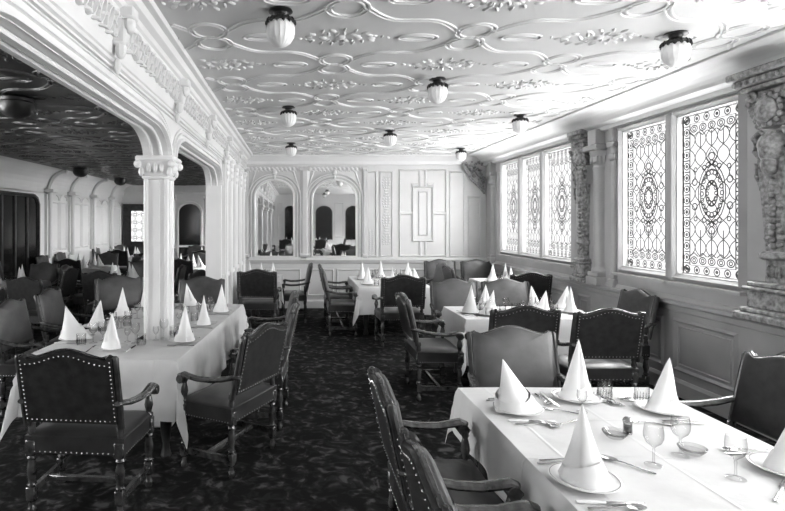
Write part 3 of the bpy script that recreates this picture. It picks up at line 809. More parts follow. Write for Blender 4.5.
for i, (x, y, lab) in enumerate(((-2.75, 5.2, 'nearest dark bowl light under the side bay ceiling'), (-4.9, 12.0, 'dark bowl light above the glazed opening in the side bay'), (-4.9, 14.7, 'farthest dark bowl light along the side bay wall'))):
    o = bowl if i == 0 else copy_tree(bowl)
    o.location = (x, y, ACZ); tag(o, lab, 'ceiling light', 'dark bowl lights of the side bay')

# ------------------------------------------------------------------ chairs
def xf(b, fn): b.v = [fn(*p) for p in b.v]; return b
def back_pt(x, s, d):
    """s up the back from z .56; d>0 forwards"""
    z = .56+s*.97; y = -.225-s*.21+d
    return (x, y, z+d*.2)
def back_outline(hw, s0, ear=True):
    pts = [(-hw, s0), (hw, s0)]
    top = []
    n = 24
    for k in range(n+1):
        t = 1-2*k/n   # 1..-1
        a = abs(t)
        if a > .86: s = .425+.012*math.cos((a-.93)/.07*PI/2)
        else: s = .415+.055*(math.cos(a/.86*PI)*.5+.5)
        top.append((hw*t, s))
    return pts+top
LEG = [(.018, 0), (.026, .012), (.026, .03), (.017, .045), (.019, .06), (.027, .085), (.022, .10)]
LEG2 = [(.017, .165), (.026, .18), (.019, .195), (.020, .21), (.028, .25), (.026, .28), (.017, .325), (.026, .34), (.019, .355)]
def front_leg(x, y):
    b = MB(); b.lathe([(.022, 0), (.028, .015), (.024, .04), (.017, .05), (.017, .075), (.027, .085)], x, y, 0, 10)
    b.bbox(x-.024, x+.024, y-.024, y+.024, .085, .165, .005)
    b.lathe(LEG2, x, y, 0, 10); b.bbox(x-.026, x+.026, y-.026, y+.026, .355, .46, .006)
    b.lathe([(.015, .46), (.022, .475), (.015, .49), (.017, .50), (.026, .54), (.022, .57), (.014, .60), (.021, .615), (.015, .64)], x, y, 0, 10)
    return b
def rear_leg(x, y):
    b = MB(); b.lathe([(.022, 0), (.028, .015), (.024, .04), (.017, .05), (.017, .075), (.027, .085)], x, y, 0, 10)
    b.bbox(x-.024, x+.024, y-.024, y+.024, .085, .165, .005)
    b.lathe(LEG2, x, y, 0, 10); b.bbox(x-.026, x+.026, y-.026, y+.026, .355, .45, .006)
    b.lathe([(.015, .45), (.022, .465), (.017, .48), (.021, .50), (.017, .53), (.022, .545), (.018, .57)], x, y, 0, 10)
    return b
def seat_mb():
    b = MB(); hw = .275; y0, y1 = -.225, .225
    xs = [-hw, -hw+.012, -hw*.6, 0, hw*.6, hw-.012, hw]; ys = [y0, y0+.012, y0*.5, .03, y1*.6, y1-.012, y1]
    vs = []; fs = []
    for j, yy in enumerate(ys):
        for i, xx in enumerate(xs):
            e = i in (0, 6) or j in (0, 6)
            z = .475 if e else (.487 if (i in (1, 5) or j in (1, 5)) else .505)
            vs.append((xx*(1 if yy > 0 else .97), yy, z))
    for j in range(6):
        for i in range(6): a = j*7+i; fs.append((a, a+1, a+8, a+7))
    ring = [j*7+0 for j in range(6, 0, -1)] + [i for i in range(0, 7)] + [j*7+6 for j in range(1, 7)] + [6*7+i for i in range(5, 0, -1)]
    # skirt
    n0 = len(vs); ring2 = []
    for k in ring: p = vs[k]; vs.append((p[0], p[1], .375)); ring2.append(len(vs)-1)
    L = len(ring)
    for k in range(L): fs.append((ring[k], ring[(k+1) % L], ring2[(k+1) % L], ring2[k]))
    fs.append(tuple(ring2))
    return b.add(vs, fs)
def nail(b, p, n, r=.0046):
    n = Vector(n).normalized(); p = Vector(p); t = n.cross(Vector((.3, .2, .9))).normalized(); u = n.cross(t)
    vs = [p+t*r, p+u*r, p-t*r, p-u*r, p+n*r*.8]
    b.add(vs, [(0,1,4), (1,2,4), (2,3,4), (3,0,4)])
def nails_mb(which):
    b = MB(); nb = Vector((0, -1, -.2)); nf = Vector((0, 1, .2)); hw = .232
    def pos(x, s, d): return back_pt(x, s, d)
    sides = {'rear': [(-.028, nb)], 'front': [(.040, nf)], 'seat': []}[which]
    for d, nn in sides:
        for k in range(15):
            s = .04+.37*k/14
            for sg in (-1, 1): nail(b, pos(sg*hw, s, d), nn)
        for k in range(1, 18):
            x = -hw+2*hw*k/18; nail(b, pos(x, .035, d), nn)
            a = abs(x/hw)
            s = .415+.055*(math.cos(min(a/.86, 1)*PI)*.5+.5)-.025
            nail(b, pos(x, s, d), nn)
    for k in range(18 if which == 'seat' else 0):
        x = -.24+.48*k/17
        nail(b, (x, -.227, .385), (0, -1, 0)); nail(b, (x, .227, .385), (0, 1, 0))
        y = -.2+.4*k/17
        for sg in (-1, 1): nail(b, (sg*.277*(1 if y > 0 else .98), y, .385), (sg, 0, 0))
    return b
def arm_mb(sg):
    b = MB(); x = sg*.272
    pts = [(x*.93, -.285, .70), (x*.97, -.24, .695), (x, -.15, .672), (x*1.03, -.05, .658), (x*1.05, .05, .655), (x*1.06, .12, .665), (x*1.06, .165, .672), (x*1.06, .195, .66), (x*1.06, .205, .635), (x*1.06, .19, .617), (x*1.06, .172, .624)]
    b.tube(pts, [.018, .022, .025, .026, .027, .029, .030, .030, .028, .022, .015], 10, ry=[.014, .017, .019, .019, .019, .020, .021, .021, .02, .016, .01])
    b.lathe([(.028, -.032), (.03, -.03), (.03, .03), (.028, .032)], x*1.06, .178, .642, 14, axis='x')
    return b
def frame_mb(sides=(-1, 1)):
    b = MB()
    for sg in sides:
        x = sg*.253
        b.tube([(x, -.222, .54), (x*1., -.245, .65), back_pt(x, .25, -.0), back_pt(x, .37, 0), back_pt(x, .42, 0), back_pt(x, .435, 0)], [.017, .019, .019, .018, .02, .012], 8, ry=[.02, .022, .022, .02, .022, .012])
    return b
def pad_mb(b):
    P = back_outline(.242, .02); n = len(P); cu = 0; cv = sum(p[1] for p in P)/n*.5+.12; vs = []; fs = []
    for sc_, d in ((1, .002), (1, .022), (.95, .032), (.82, .040), (.6, .047), (.3, .051)):
        vs += [back_pt(cu+(u-cu)*sc_, cv+(v-cv)*sc_, d) for u, v in P]
    for j in range(5):
        for i in range(n): fs.append((j*n+i, j*n+(i+1) % n, (j+1)*n+(i+1) % n, (j+1)*n+i))
    fs.append(tuple(range(5*n, 6*n))); fs.append(tuple(range(n))[::-1])
    return b.add(vs, fs)
def build_chair():
    r = empty('dining_armchair')
    st_ = seat_mb().build('seat', M['seatleather'], r); nails_mb('seat').build('nail_trim', M['brass'], st_, smooth=False, fix=False)
    b = MB(); pad_mb(b); o = b.build('backrest', M['leather'], r); 
    b = MB(); b.prism(back_outline(.242, .015), lambda u, v, d: back_pt(u, v, d), -.024, 0.004)
    o = b.build('backrest_cover', M['dleather'], r); o['label'] = 'black leather rear of the backrest'; nails_mb('rear').build('nail_trim', M['brass'], o, smooth=False, fix=False)
    for sg in (-1, 1): frame_mb((sg,)).build('back_post', M['wood'], r)
    tr = MB(); pts = back_outline(.246, 0)[2:]
    tr.tube([back_pt(u, v+.003, .004) for u, v in pts], .012, 6, ry=.006); tr.build('top_rail', M['oak'], r)
    for sg in (-1, 1): arm_mb(sg).build('arm', M['oak'], r)
    for sg in (-1, 1):
        front_leg(sg*.262, .185).build('leg', M['oak'], r); rear_leg(sg*.238, -.205).build('leg', M['oak'], r)
    for sg in (-1, 1):
        b = MB(); b.add([(sg*.25-.012, -.19, .105), (sg*.25+.012, -.19, .105), (sg*.262+.012, .17, .105), (sg*.262-.012, .17, .105), (sg*.25-.012, -.19, .145), (sg*.25+.012, -.19, .145), (sg*.262+.012, .17, .145), (sg*.262-.012, .17, .145)],
                          [(0,3,2,1),(4,5,6,7),(0,1,5,4),(1,2,6,5),(2,3,7,6),(3,0,4,7)]); b.build('stretcher', M['oak'], r, smooth=False)
    b = MB(); b.bbox(-.25, .25, -.02, .012, .108, .142, .004); b.build('stretcher', M['oak'], r)
    return r
chair0 = build_chair(); reg(chair0)
# small distant chair, one mesh
def far_chair():
    b = MB()
    b.cur = 1; s = seat_mb(); b.add(s.v, s.f); b.cur = 0; pad_mb(b)
    b.cur = 1; b.prism(back_outline(.242, .015), back_pt, -.024, .004)
    b.cur = 2
    for m_ in (frame_mb(), arm_mb(-1), arm_mb(1), front_leg(-.262, .185), front_leg(.262, .185), rear_leg(-.238, -.205), rear_leg(.238, -.205)): b.add(m_.v, m_.f)
    return b.mesh('dining_armchair', [M['leather'], M['dleather'], M['wood']])
farm = far_chair()
used = [False]
def chair(x, y, deg, label, group=None):
    if not used[0]: o = chair0; used[0] = True
    else: o = copy_tree(chair0)
    o.location = (x, y, 0); o.rotation_euler = (0, 0, math.radians(deg)); tag(o, label, 'chair', group or 'leather armchairs of the main saloon'); return o
def fchair(x, y, deg, label, group):
    o = bpy.data.objects.new('dining_armchair', farm); C.objects.link(o)
    o.location = (x, y, 0); o.rotation_euler = (0, 0, math.radians(deg)); tag(o, label, 'chair', group); return o

CH = [
 (-1.30, 3.36, -5, 'black-backed armchair seen from behind at the near end of the long left table'),
 (-.50, 3.97, 62, 'armchair turned askew beside the cloth corner of the long left table'),
 (-.33, 4.76, 86, 'armchair directly behind the askew one on the aisle side of the long left table'),
 (-.33, 5.62, 92, 'farthest aisle-side armchair of the long left table'),
 (.71, 2.52, -90, 'farther of two aisle-side armchairs at the front right table, both arms visible'),
 (.71, 1.68, -90, 'nearest armchair, its studded back cut by the bottom picture edge'),
 (1.50, 3.40, 180, 'tan leather armchair facing us from the far end of the front right table'),
 (2.36, 2.86, 90, 'black armchair at the right picture edge beside the front right table'),
 (2.66, 4.82, 0, 'right of two black chair backs before the middle right table'),
 (2.00, 4.95, 0, 'left of two black chair backs before the middle right table'),
 (1.40, 5.47, -90, 'armchair in profile at the left end of the middle right table'),
 (3.40, 5.75, 90, 'armchair under the big windows at the right end of the middle right table'),
 (2.02, 6.52, 180, 'left armchair on the far side of the middle right table, facing us'),
 (2.68, 6.52, 180, 'right tan armchair on the far side of the middle right table, facing us'),
 (3.42, 8.05, 0, 'black chair back before the small corner table'),
 (2.84, 8.9, -90, 'armchair in profile left of the small corner table'),
 (2.80, 10.1, 180, 'leather armchair against the end wall left of the corner'),
 (3.49, 10.02, 180, 'leather armchair in the far right corner under the small windows'),
 (1.47, 7.62, 0, 'black chair back seen from behind before the back centre table'),
 (.71, 8.40, -90, 'nearer of two profile armchairs left of the back centre table'),
 (.71, 9.22, -90, 'farther of two profile armchairs left of the back centre table'),
 (2.32, 9.5, 95, 'armchair on the right side of the back centre table'),
 (-.62, 8.50, 0, 'black chair back before the back left table, under the left mirror'),
 (-.06, 9.5, 90, 'armchair in profile right of the back left table'),
 (-2.43, 5.02, -90, 'nearer tan armchair beyond the long left table at the left picture edge'),
 (-2.43, 5.85, -88, 'second tan armchair beyond the long left table'),
 (-2.3, 6.95, -155, 'tan armchair at the far left corner of the long left table'),
 (-1.28, 6.82, 180, 'armchair at the far end of the long left table behind the column'),
]
for c in CH: 
    o = chair(*c)
    if 'near end of the long left' in c[3]: o.scale = (1.15, 1.0, 1.0)
    if 'right picture edge' in c[3] or 'under the big windows' in c[3] or 'aisle-side' in c[3]:  # black leather stands for the shade on these chair fronts
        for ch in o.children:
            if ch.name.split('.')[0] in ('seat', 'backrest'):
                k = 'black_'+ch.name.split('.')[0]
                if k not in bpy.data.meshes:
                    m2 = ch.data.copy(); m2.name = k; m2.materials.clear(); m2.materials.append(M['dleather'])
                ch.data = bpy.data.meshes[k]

# ------------------------------------------------------------------ tables and cloths
def turned_leg(x, y):
    b = MB(); b.lathe([(.03, 0), (.04, .02), (.03, .06), (.025, .1), (.04, .2), (.045, .3), (.03, .4), (.04, .45), (.03, .5), (.04, .56)], x, y, 0, 12)
    b.bbox(x-.04, x+.04, y-.04, y+.04, .56, .70, .006); return b
def cloth_mb(w, l, ov, seed=0, hole=None, step=.06):
    """centre origin, z .75 top"""
    rnd = random.Random(seed); ph = [rnd.uniform(0, 6) for _ in range(8)]
    def axis(h, hol=None):
        n = max(2, int(round(2*h/step))); core = [-h+2*h*k/n for k in range(n+1)]
        if hol:
            core = [c for c in core if not (hol[0]-.03 < c < hol[1]+.03)]+[hol[0], hol[1]]; core.sort()
        m = 9; return [-h-ov*(1-k/m) for k in range(m)]+core+[h+ov*(k+1)/m for k in range(m)]
    X = axis(w/2, hole and hole[:2]); Y = axis(l/2, hole and hole[2:])
    R0 = .012
    def drop(d):  # rounded edge: returns (outward, down)
        if d <= 0: return 0, 0
        L = R0*PI/2
        if d < L: a = d/R0; return R0*math.sin(a), R0*(1-math.cos(a))
        return R0, R0+(d-L)
    vs = []
    for j, y in enumerate(Y):
        for i, x in enumerate(X):
            dx = max(0, abs(x)-w/2); dy = max(0, abs(y)-l/2)
            sx = 1 if x > 0 else -1; sy = 1 if y > 0 else -1
            bx = max(-w/2, min(w/2, x)); by = max(-l/2, min(l/2, y)); z = .7505
            if dx == 0 and dy == 0:
                z += .0018*math.sin(x*9+ph[0])*math.sin(y*7+ph[1]); px_, py_ = x, y
            elif dx > 0 and dy > 0:
                r = math.hypot(dx, dy); th = math.atan2(dy, dx); o, dn = drop(r)
                o += dn*(.06+.17*max(0, math.sin(2*th))**3) + .012*math.sin(th*9+ph[2])*min(1, dn*6)
                px_ = bx+sx*o*math.cos(th); py_ = by+sy*o*math.sin(th); z -= dn*.985
            elif dx > 0:
                o, dn = drop(dx); fo_ = math.sin(y*8+ph[3]+sx)*.6+math.sin(y*17+ph[4])*.45
                edge = min(1, (l/2-abs(y))/.15)
                o += dn*(.08+.09*fo_*edge); px_ = bx+sx*o; py_ = y; z -= dn
            else:
                o, dn = drop(dy); fo_ = math.sin(x*8+ph[5]+sy)*.6+math.sin(x*17+ph[6])*.45
                edge = min(1, (w/2-abs(x))/.15)
                o += dn*(.08+.09*fo_*edge); px_ = x; py_ = by+sy*o; z -= dn
            vs.append((px_, py_, z))
    fs = []; nx = len(X)
    for j in range(len(Y)-1):
        for i in range(nx-1):
            if hole:
                cx = (X[i]+X[i+1])/2; cy = (Y[j]+Y[j+1])/2
                if hole[0] < cx < hole[1] and hole[2] < cy < hole[3]: continue
            a = j*nx+i; fs.append((a, a+1, a+nx+1, a+nx))
    return MB().add(vs, fs)
def table(x0, x1, y0, y1, ov, tlabel, clabel, hole=None, seed=0, rot=0, step=.06):
    cx, cy = (x0+x1)/2, (y0+y1)/2; w, l = x1-x0, y1-y0
    t = tag(empty('dining_table', (cx, cy, 0), rot), tlabel, 'table', 'dining tables')
    b = MB()
    if hole:
        dx_, dy_ = hole[0]-cx, hole[1]-cy; ca, sa = math.cos(-rot), math.sin(-rot); hx, hy = dx_*ca-dy_*sa, dx_*sa+dy_*ca
        h = (hx-hole[2], hx+hole[2], hy-hole[2], hy+hole[2])
        b.box(-w/2, w/2, -l/2, h[2], .70, .748); b.box(-w/2, w/2, h[3], l/2, .70, .748); b.box(-w/2, h[0], h[2], h[3], .70, .748); b.box(h[1], w/2, h[2], h[3], .70, .748)
    else: h = None; b.bbox(-w/2, w/2, -l/2, l/2, .70, .748, .004)
    b.build('tabletop', M['wood'], t, smooth=False)
    for sx in (-1, 1):
        for sy in (-1, 1): turned_leg(sx*(w/2-.12), sy*(l/2-.12)).build('leg', M['wood'], t)
    c = cloth_mb(w+.004, l+.004, ov, seed, h, step).build('tablecloth', M['linen'], None, loc=(cx, cy, 0)); c.rotation_euler = (0, 0, rot)
    tag(c, clabel, 'tablecloth', 'white tablecloths'); return t
table(.975, 2.12, 1.30, 3.20, .27, 'dining table at the front right under a white cloth', 'white cloth on the front right table with the sharpest place settings', seed=1, step=.045)
table(1.74, 3.18, 5.45, 6.28, .47, 'dining table at middle right below the half-columns', 'white cloth with a hanging corner on the middle right table', seed=2)
table(3.08, 3.74, 8.35, 9.45, .25, 'small table by the small windows in the far right corner', 'white cloth on the small corner table', seed=3)
table(.95, 2.08, 8.10, 9.75, .42, 'dining table at back centre before the end wall', 'white cloth with a pointed corner on the back centre table', seed=4)
table(-.86, -.28, 8.86, 10.1, .30, 'small table below the left mirror', 'white cloth on the small table below the left mirror', seed=5)
table(-1.93, -.76, 3.86, 6.5, .43, 'long dining table on the left around the white column', 'big white cloth on the long left table reaching almost to the floor', hole=((AF+AB)/2, 4.65, .155), seed=6, rot=math.radians(-4.5))

# ------------------------------------------------------------------ tableware meshes
def cone_napkin(h=.27, r=.075, skew=(0, 0), cuff=.3, flat=1., seed=0, brim=.0):
    """starched napkin rolled to a point with a wrapped edge and turned-up cuff"""
    b = MB(); n = 30; m = 9; rnd = random.Random(seed); vs = []; fs = []
    for j in range(m+1):
        t = j/m
        for k in range(n+1):
            a = 2*PI*k/n*1.08; rr = r*(1+.10*(k/n))*((1-t)**1.0+.18*(1-t)**6)/1.1+.0015
            rr *= 1+.05*math.sin(3*a+seed)*(1-t)
            dd = (a-2.4-seed) % (2*PI); dd = min(dd, 2*PI-dd); rr *= 1+.22*math.exp(-(dd/.30)**2)*(1-t)**.5
            dd = (a-5.2-seed) % (2*PI); dd = min(dd, 2*PI-dd); rr *= 1+.14*math.exp(-(dd/.2)**2)
            x = rr*math.cos(a)+skew[0]*t; y = rr*math.sin(a)*flat+skew[1]*t
            vs.append((x, y, h*t+.0))
    for j in range(m):
        for k in range(n): q = j*(n+1)+k; fs.append((q, q+1, q+n+2, q+n+1))
    b.add(vs, fs)
    if cuff:
        vs = []; fs = []
        for j in range(4):
            for k in range(n+1):
                a = 2*PI*k/n; t = j/3
                hh = cuff*h*(.45+.55*(.5-.5*math.cos(a+1.2+seed)))*t
                q = hh/h; rr = r*(1.16+brim*t)*(1-q)**.9+.002
                vs.append((rr*math.cos(a)+skew[0]*q, rr*math.sin(a)*flat+skew[1]*q, hh+.001))
        for j in range(3):
            for k in range(n): q = j*(n+1)+k; fs.append((q, q+1, q+n+2, q+n+1))
        b.add(vs, fs)
    return b.mesh('folded_napkin', M['napkin'])
def tent_napkin(h=.25, w=.20, lean=.0, seed=0):
    """broad triangular fold: two leaves meeting at a point"""
    b = MB(); vs = []; fs = []; m = 8; n = 24
    for j in range(m+1):
        t = j/m
        for k in range(n+1):
            a = 2*PI*k/n
            ex = (w/2)*(1-t)**1.0; ey = (w*.30)*(1-t)**.75
            c, s_ = math.cos(a), math.sin(a)
            x = math.copysign(abs(c)**.8, c)*ex+lean*t; y = math.copysign(abs(s_)**1.1, s_)*ey
            if s_ < 0 and abs(c) < .25: y *= .72    # crease where the leaves meet
            vs.append((x, y, h*t))
    for j in range(m):
        for k in range(n): q = j*(n+1)+k; fs.append((q, q+1, q+n+2, q+n+1))
    b.add(vs, fs)
    # front cuff
    vs = []; fs = []
    for j in range(3):
        for k in range(n+1):
            a = 2*PI*k/n; t = j/2; hh = h*(.12+.15*math.cos(a*1.0+PI)*-1*.5+.07)*t; q = hh/h
            vs.append((math.cos(a)*(w/2+.008)*(1-q)+lean*q, math.sin(a)*(w*.34)*(1-q), hh+.001))
    for j in range(2):
        for k in range(n): q = j*(n+1)+k; fs.append((q, q+1, q+n+2, q+n+1))
    b.add(vs, fs)
    return b.mesh('folded_napkin', M['napkin'])
NAP = {'cone': cone_napkin(.28, .072, (0.01, 0), .30), 'slim': cone_napkin(.26, .056, (0, 0), .25, seed=2), 'skew': cone_napkin(.26, .105, (-.085, .0), .42, .75, 1, .04),
       'skewr': cone_napkin(.24, .085, (.06, 0), .3, .7, 3), 'tent': tent_napkin(.26, .18, .015), 'tentl': tent_napkin(.25, .17, -.05), 'tentr': tent_napkin(.24, .18, .05)}
b = MB(); b.lathe([(.07, 0), (.075, .004), (.09, .009), (.125, .020), (.127, .022), (.124, .023), (.09, .013), (.07, .010), (.0015, .010)], n=40, cap=False)
b.lathe([(.07, 0), (.002, 0)], n=40, cap=False); PLATE = b.mesh('dinner_plate', M['china'])
b = MB(); b.lathe([(.1135, .0195), (.119, .0215), (.1215, .0228), (.119, .0225)], n=40, cap=False); BAND = b.mesh('rim_band', M['chinarim'])
b = MB(); b.lathe([(.034, 0), (.034, .002), (.012, .005), (.005, .012), (.004, .05), (.006, .062), (.004, .07), (.01, .08), (.028, .095), (.036, .115), (.037, .135), (.033, .165), (.0325, .167)], n=24, cap=False)
GOB = b.mesh('wine_goblet', M['glass'])
b = MB(); b.lathe([(.026, 0), (.034, .003), (.037, .05), (.0375, .09), (.0365, .092)], n=24, cap=False)
for k in range(16):
    a = 2*PI*k/16; b.ball((.0365*math.cos(a), .0365*math.sin(a), .032), .004, .004, .022, 5, 4)
TUM = b.mesh('cut_tumbler', M['cutglass'])
b = MB(); b.lathe([(.026, 0), (.027, .002), (.010, .005), (.004, .02), (.0045, .05), (.02, .065), (.026, .085), (.023, .115), (.0225, .117)], n=20, cap=False)
SHERRY = b.mesh('sherry_glass', M['glass'])
def flat_shape(b, outline, z0, z1, dz=None):
    n = len(outline); vs = [(x, y, z0+(dz(y) if dz else 0)) for x, y in outline]+[(x, y, z1+(dz(y) if dz else 0)) for x, y in outline]
    b.add(vs, [tuple(range(n))[::-1], tuple(range(n, 2*n))]+[(i, (i+1) % n, (i+1) % n+n, i+n) for i in range(n)])
# knife, points +y
b = MB(); flat_shape(b, [(-.009, 0), (.008, 0), (.010, .06), (.008, .10), (0, .135), (-.006, .14), (-.009, .12)], .003, .005); BLADE = b.mesh('blade', M['silver'])
b = MB(); b.tube([(0, -.10, .006), (0, -.09, .006), (0, -.03, .006), (0, .002, .005)], [.007, .0095, .009, .006], 8, ry=[.004, .006, .006, .004]); HANDLE = b.mesh('handle', M['china'])
def fork_mb():
    b = MB(); b.tube([(0, -.10, .0035), (0, -.095, .0035), (0, -.03, .0055), (0, .03, .009), (0, .05, .007)], [.005, .009, .006, .0035, .005], 8, ry=.002)
    flat_shape(b, [(-.006, .045), (.006, .045), (.013, .06), (.013, .075), (-.013, .075), (-.013, .06)], .004, .0065)
    for k in range(4):
        x = -.0105+.007*k; b.box(x-.0017, x+.0017, .073, .115, .0045, .0068)
    return b
FORK = fork_mb().mesh('fork', M['silver'])
b = MB(); b.tube([(0, -.09, .0035), (0, -.085, .0035), (0, -.03, .0055), (0, .03, .009), (0, .05, .007)], [.005, .009, .006, .0035, .005], 8, ry=.002)
b.lathe([(.001, 0), (.013, .002), (.021, .007), (.022, .008), (.019, .0078), (.001, .004)], 0, 0, 0, 16, cap=False)
nv = 16*6
b.v[-nv:] = [(x, y*1.5+.08, z+.001) for x, y, z in b.v[-nv:]]
SPOON = b.mesh('spoon', M['silver'])
b = MB(); b.lathe([(.002, 0), (.018, 0), (.02, .004), (.019, .05), (.021, .055), (.019, .056), (.017, .05), (.016, .006), (.001, .005)], n=16, cap=False); SH = b.mesh('glass_body', M['cutglass'])
b = MB(); b.lathe([(.002, .006), (.0155, .006), (.0155, .036), (.002, .038)], n=14); SHP = b.mesh('pepper_fill', M['pepper'])
b = MB(); b.lathe([(.021, .055), (.022, .058), (.02, .068), (.012, .076), (.002, .079)], n=16); SHC = b.mesh('shaker_cap', M['silver'])
TZ = .753
NS = {'far end of the front right table': 1.27, 'far right of the front right table': 1.12, 'far left of the front right table': 1.02, 'near left of the front right table': 1.04}
def where_key(l):
    for k in NS:
        if l and l.endswith(k): return k
def put(mesh, name, x, y, z, rz, label, cat, group, parent=None):
    o = bpy.data.objects.new(name, mesh); C.objects.link(o); o.location = (x, y, z); o.rotation_euler = (0, 0, rz)
    if name == 'folded_napkin': o.scale = (1, 1, NS.get(where_key(label), 1.06))
    if parent: o.parent = parent
    else: tag(o, label, cat, group)
    return o
def setting(x, y, deg, nap, where, cutlery=2, glasses=((.10, .20, 'g'), (.18, .14, 't')), nrot=None, tname=''):
    """diner faces direction deg (0 = +y)."""
    a = math.radians(deg); ca, sa = math.cos(a), math.sin(a)
    def P(u, v): return (x+u*ca-v*sa, y+u*sa+v*ca)
    g = tname
    if cutlery >= 0:
        p = put(PLATE, 'dinner_plate', x, y, TZ, 0, 'white china plate under the napkin '+where, 'plate', 'dinner plates on '+g)
        if cutlery > 1: put(BAND, 'rim_band', 0, 0, 0, 0, None, None, None, p)
    put(NAP[nap], 'folded_napkin', x, y, TZ+.011, math.radians(nrot if nrot else (x*977+y*613) % 80-40), {'cone': 'tall cone-shaped', 'slim': 'slim pointed', 'skew': 'broad leaning', 'skewr': 'leaning', 'tent': 'broad tent-shaped', 'tentl': 'tent-shaped', 'tentr': 'wide tent-shaped'}[nap]+' white napkin '+where, 'napkin', 'folded napkins on '+g)
    if cutlery >= 1:
        for i, u in enumerate((-.155, -.185)[:cutlery]):
            q = P(u, -.01+.02*i); put(FORK, 'fork', q[0], q[1], TZ, a+.03*i, ('inner ', 'outer ')[i]+'silver fork left of the plate '+where, 'fork', 'forks on '+g)
        q = P(.155, -.01); k = empty('table_knife', (q[0], q[1], TZ), a-.05); tag(k, 'pale-handled knife right of the plate '+where, 'knife', 'knives on '+g)
        put(BLADE, 'blade', 0, 0, 0, 0, 0, 0, 0, k); put(HANDLE, 'handle', 0, 0, 0, 0, 0, 0, 0, k)
        if cutlery > 1:
            q = P(.19, 0); put(SPOON, 'spoon', q[0], q[1], TZ, a, 'silver spoon right of the plate '+where, 'spoon', 'spoons on '+g)
    for gx, gy, t in glasses:
        q = P(gx, gy)
        if t == 'g': put(GOB, 'wine_goblet', q[0], q[1], TZ, 0, 'clear stemmed goblet '+where, 'goblet', 'goblets on '+g)
        if t == 't': put(TUM, 'cut_tumbler', q[0], q[1], TZ, 0, 'cut-glass tumbler '+where, 'tumbler', 'tumblers on '+g)
        if t == 's': put(SHERRY, 'sherry_glass', q[0], q[1], TZ, 0, 'small stemmed glass '+where, 'glass', 'small stemmed glasses on '+g)
def shaker(x, y, label):
    r = tag(empty('pepper_shaker', (x, y, TZ)), label, 'shaker', 'shakers')
    put(SH, 'glass_body', 0, 0, 0, 0, 0, 0, 0, r); put(SHP, 'pepper_fill', 0, 0, 0.001, 0, 0, 0, 0, r); put(SHC, 'shaker_cap', 0, 0, 0, 0, 0, 0, 0, r)
# front right table
t = 'the front right table'
setting(1.165, 2.80, -90, 'skew', 'at far left of '+t, 2, ((.02, .33, 's'),), 10, t)
setting(1.10, 2.03, -90, 'cone', 'at near left of '+t, 2, ((-.14, .36, 'g'),), 200, t)
setting(1.57, 2.98, 180, 'tent', 'at far end of '+t, 2, ((-.16, -.0, 't'),), 5, t)
setting(1.93, 2.80, 90, 'tentr', 'at far right of '+t, 2, ((.12, .03, 't'), (.12, .22, 's')), 15, t)
setting(1.965, 2.12, 90, 'tentl', 'at near right of '+t, 2, ((-.06, .26, 'g'), (.14, .33, 'g')), 180, t)
for n_, (x, y, d, m_, kd, lab) in enumerate(((1.36, 2.16, 40, SPOON, 'spoon', 'loose spoon lying beyond the near left napkin of the front right table'), (1.33, 2.62, 120, SPOON, 'spoon', 'loose spoon between the two left napkins of the front right table'),
        (1.74, 2.62, 75, FORK, 'fork', 'loose fork lying behind the glasses of the front right table'), (1.78, 1.95, -50, FORK, 'fork', 'loose fork right of the stemmed goblets on the front right table'), (1.40, 2.78, 60, FORK, 'fork', 'loose fork left of the tumbler on the front right table'))):
    put(m_, kd, x, y, TZ, math.radians(d), lab, kd, 'loose cutlery on the front right table')
shaker(1.56, 2.50, 'glass pepper shaker amid the front right table')
setting(1.53, 1.50, 0, 'slim', 'at near end of '+t, 2, (), None, t)
# silver dish and small bowl beside the shaker
b = MB(); b.lathe([(.03, 0), (.035, .004), (.05, .02), (.055, .03), (.053, .031), (.045, .018), (.002, .008)], n=24, cap=False)
bowlm = b.mesh('sugar_bowl', M['cutglass']); put(bowlm, 'glass_bowl', 1.47, 2.45, TZ, 0, 'small cut-glass bowl left of the pepper shaker', 'bowl', 'glass bowls')
put(bowlm, 'glass_bowl', 1.70, 2.28, TZ, 0, 'small cut-glass bowl among the goblets of the front right table', 'bowl', 'glass bowls')
# middle right
t = 'the middle right table'
G2 = ((.12, .19, 'g'), (.2, .13, 't'), (.05, .22, 's'))
for x, y, d, nap, w_ in ((1.90, 5.80, -90, 'cone', 'left end of'), (2.14, 6.05, 180, 'tent', 'far left place of'), (2.05, 5.68, 0, 'skewr', 'near left place of'), (2.72, 6.05, 180, 'tentl', 'far right place of'),
                         (2.62, 5.68, 0, 'tentr', 'near right place of'), (3.02, 5.85, 90, 'slim', 'right end of'), (3.07, 6.12, 100, 'tentr', 'far right corner of')):
    setting(x, y, d, nap, 'at '+w_+' '+t, 1, G2 if w_ != 'far right corner of' else (), 0, t)
t = 'the long left table'
L = [(-1.90, 5.02, -90, 'tentr', 'second left place of'), (-1.88, 4.5, -90, 'skew', 'nearest left place of'), (-1.46, 4.16, 0, 'tent', 'near end of'), (-1.78, 6.2, -90, 'slim', 'farthest left place of'),
     (-1.26, 6.28, 180, 'tentl', 'far end of'), (-.94, 4.42, 90, 'cone', 'nearest aisle-side place of'), (-.90, 5.12, 90, 'slim', 'second aisle-side place of'), (-.84, 5.85, 90, 'cone', 'third aisle-side place of'), (-1.85, 5.60, -90, 'cone', 'third left place of')]
for i, (x, y, d, nap, w_) in enumerate(L):
    setting(x, y, d, nap, 'at '+w_+' '+t, 1, ((.13, .20, 'g'), (.2, .13, 't'), (.05, .25, 's')), 0, t)
rg = random.Random(4)
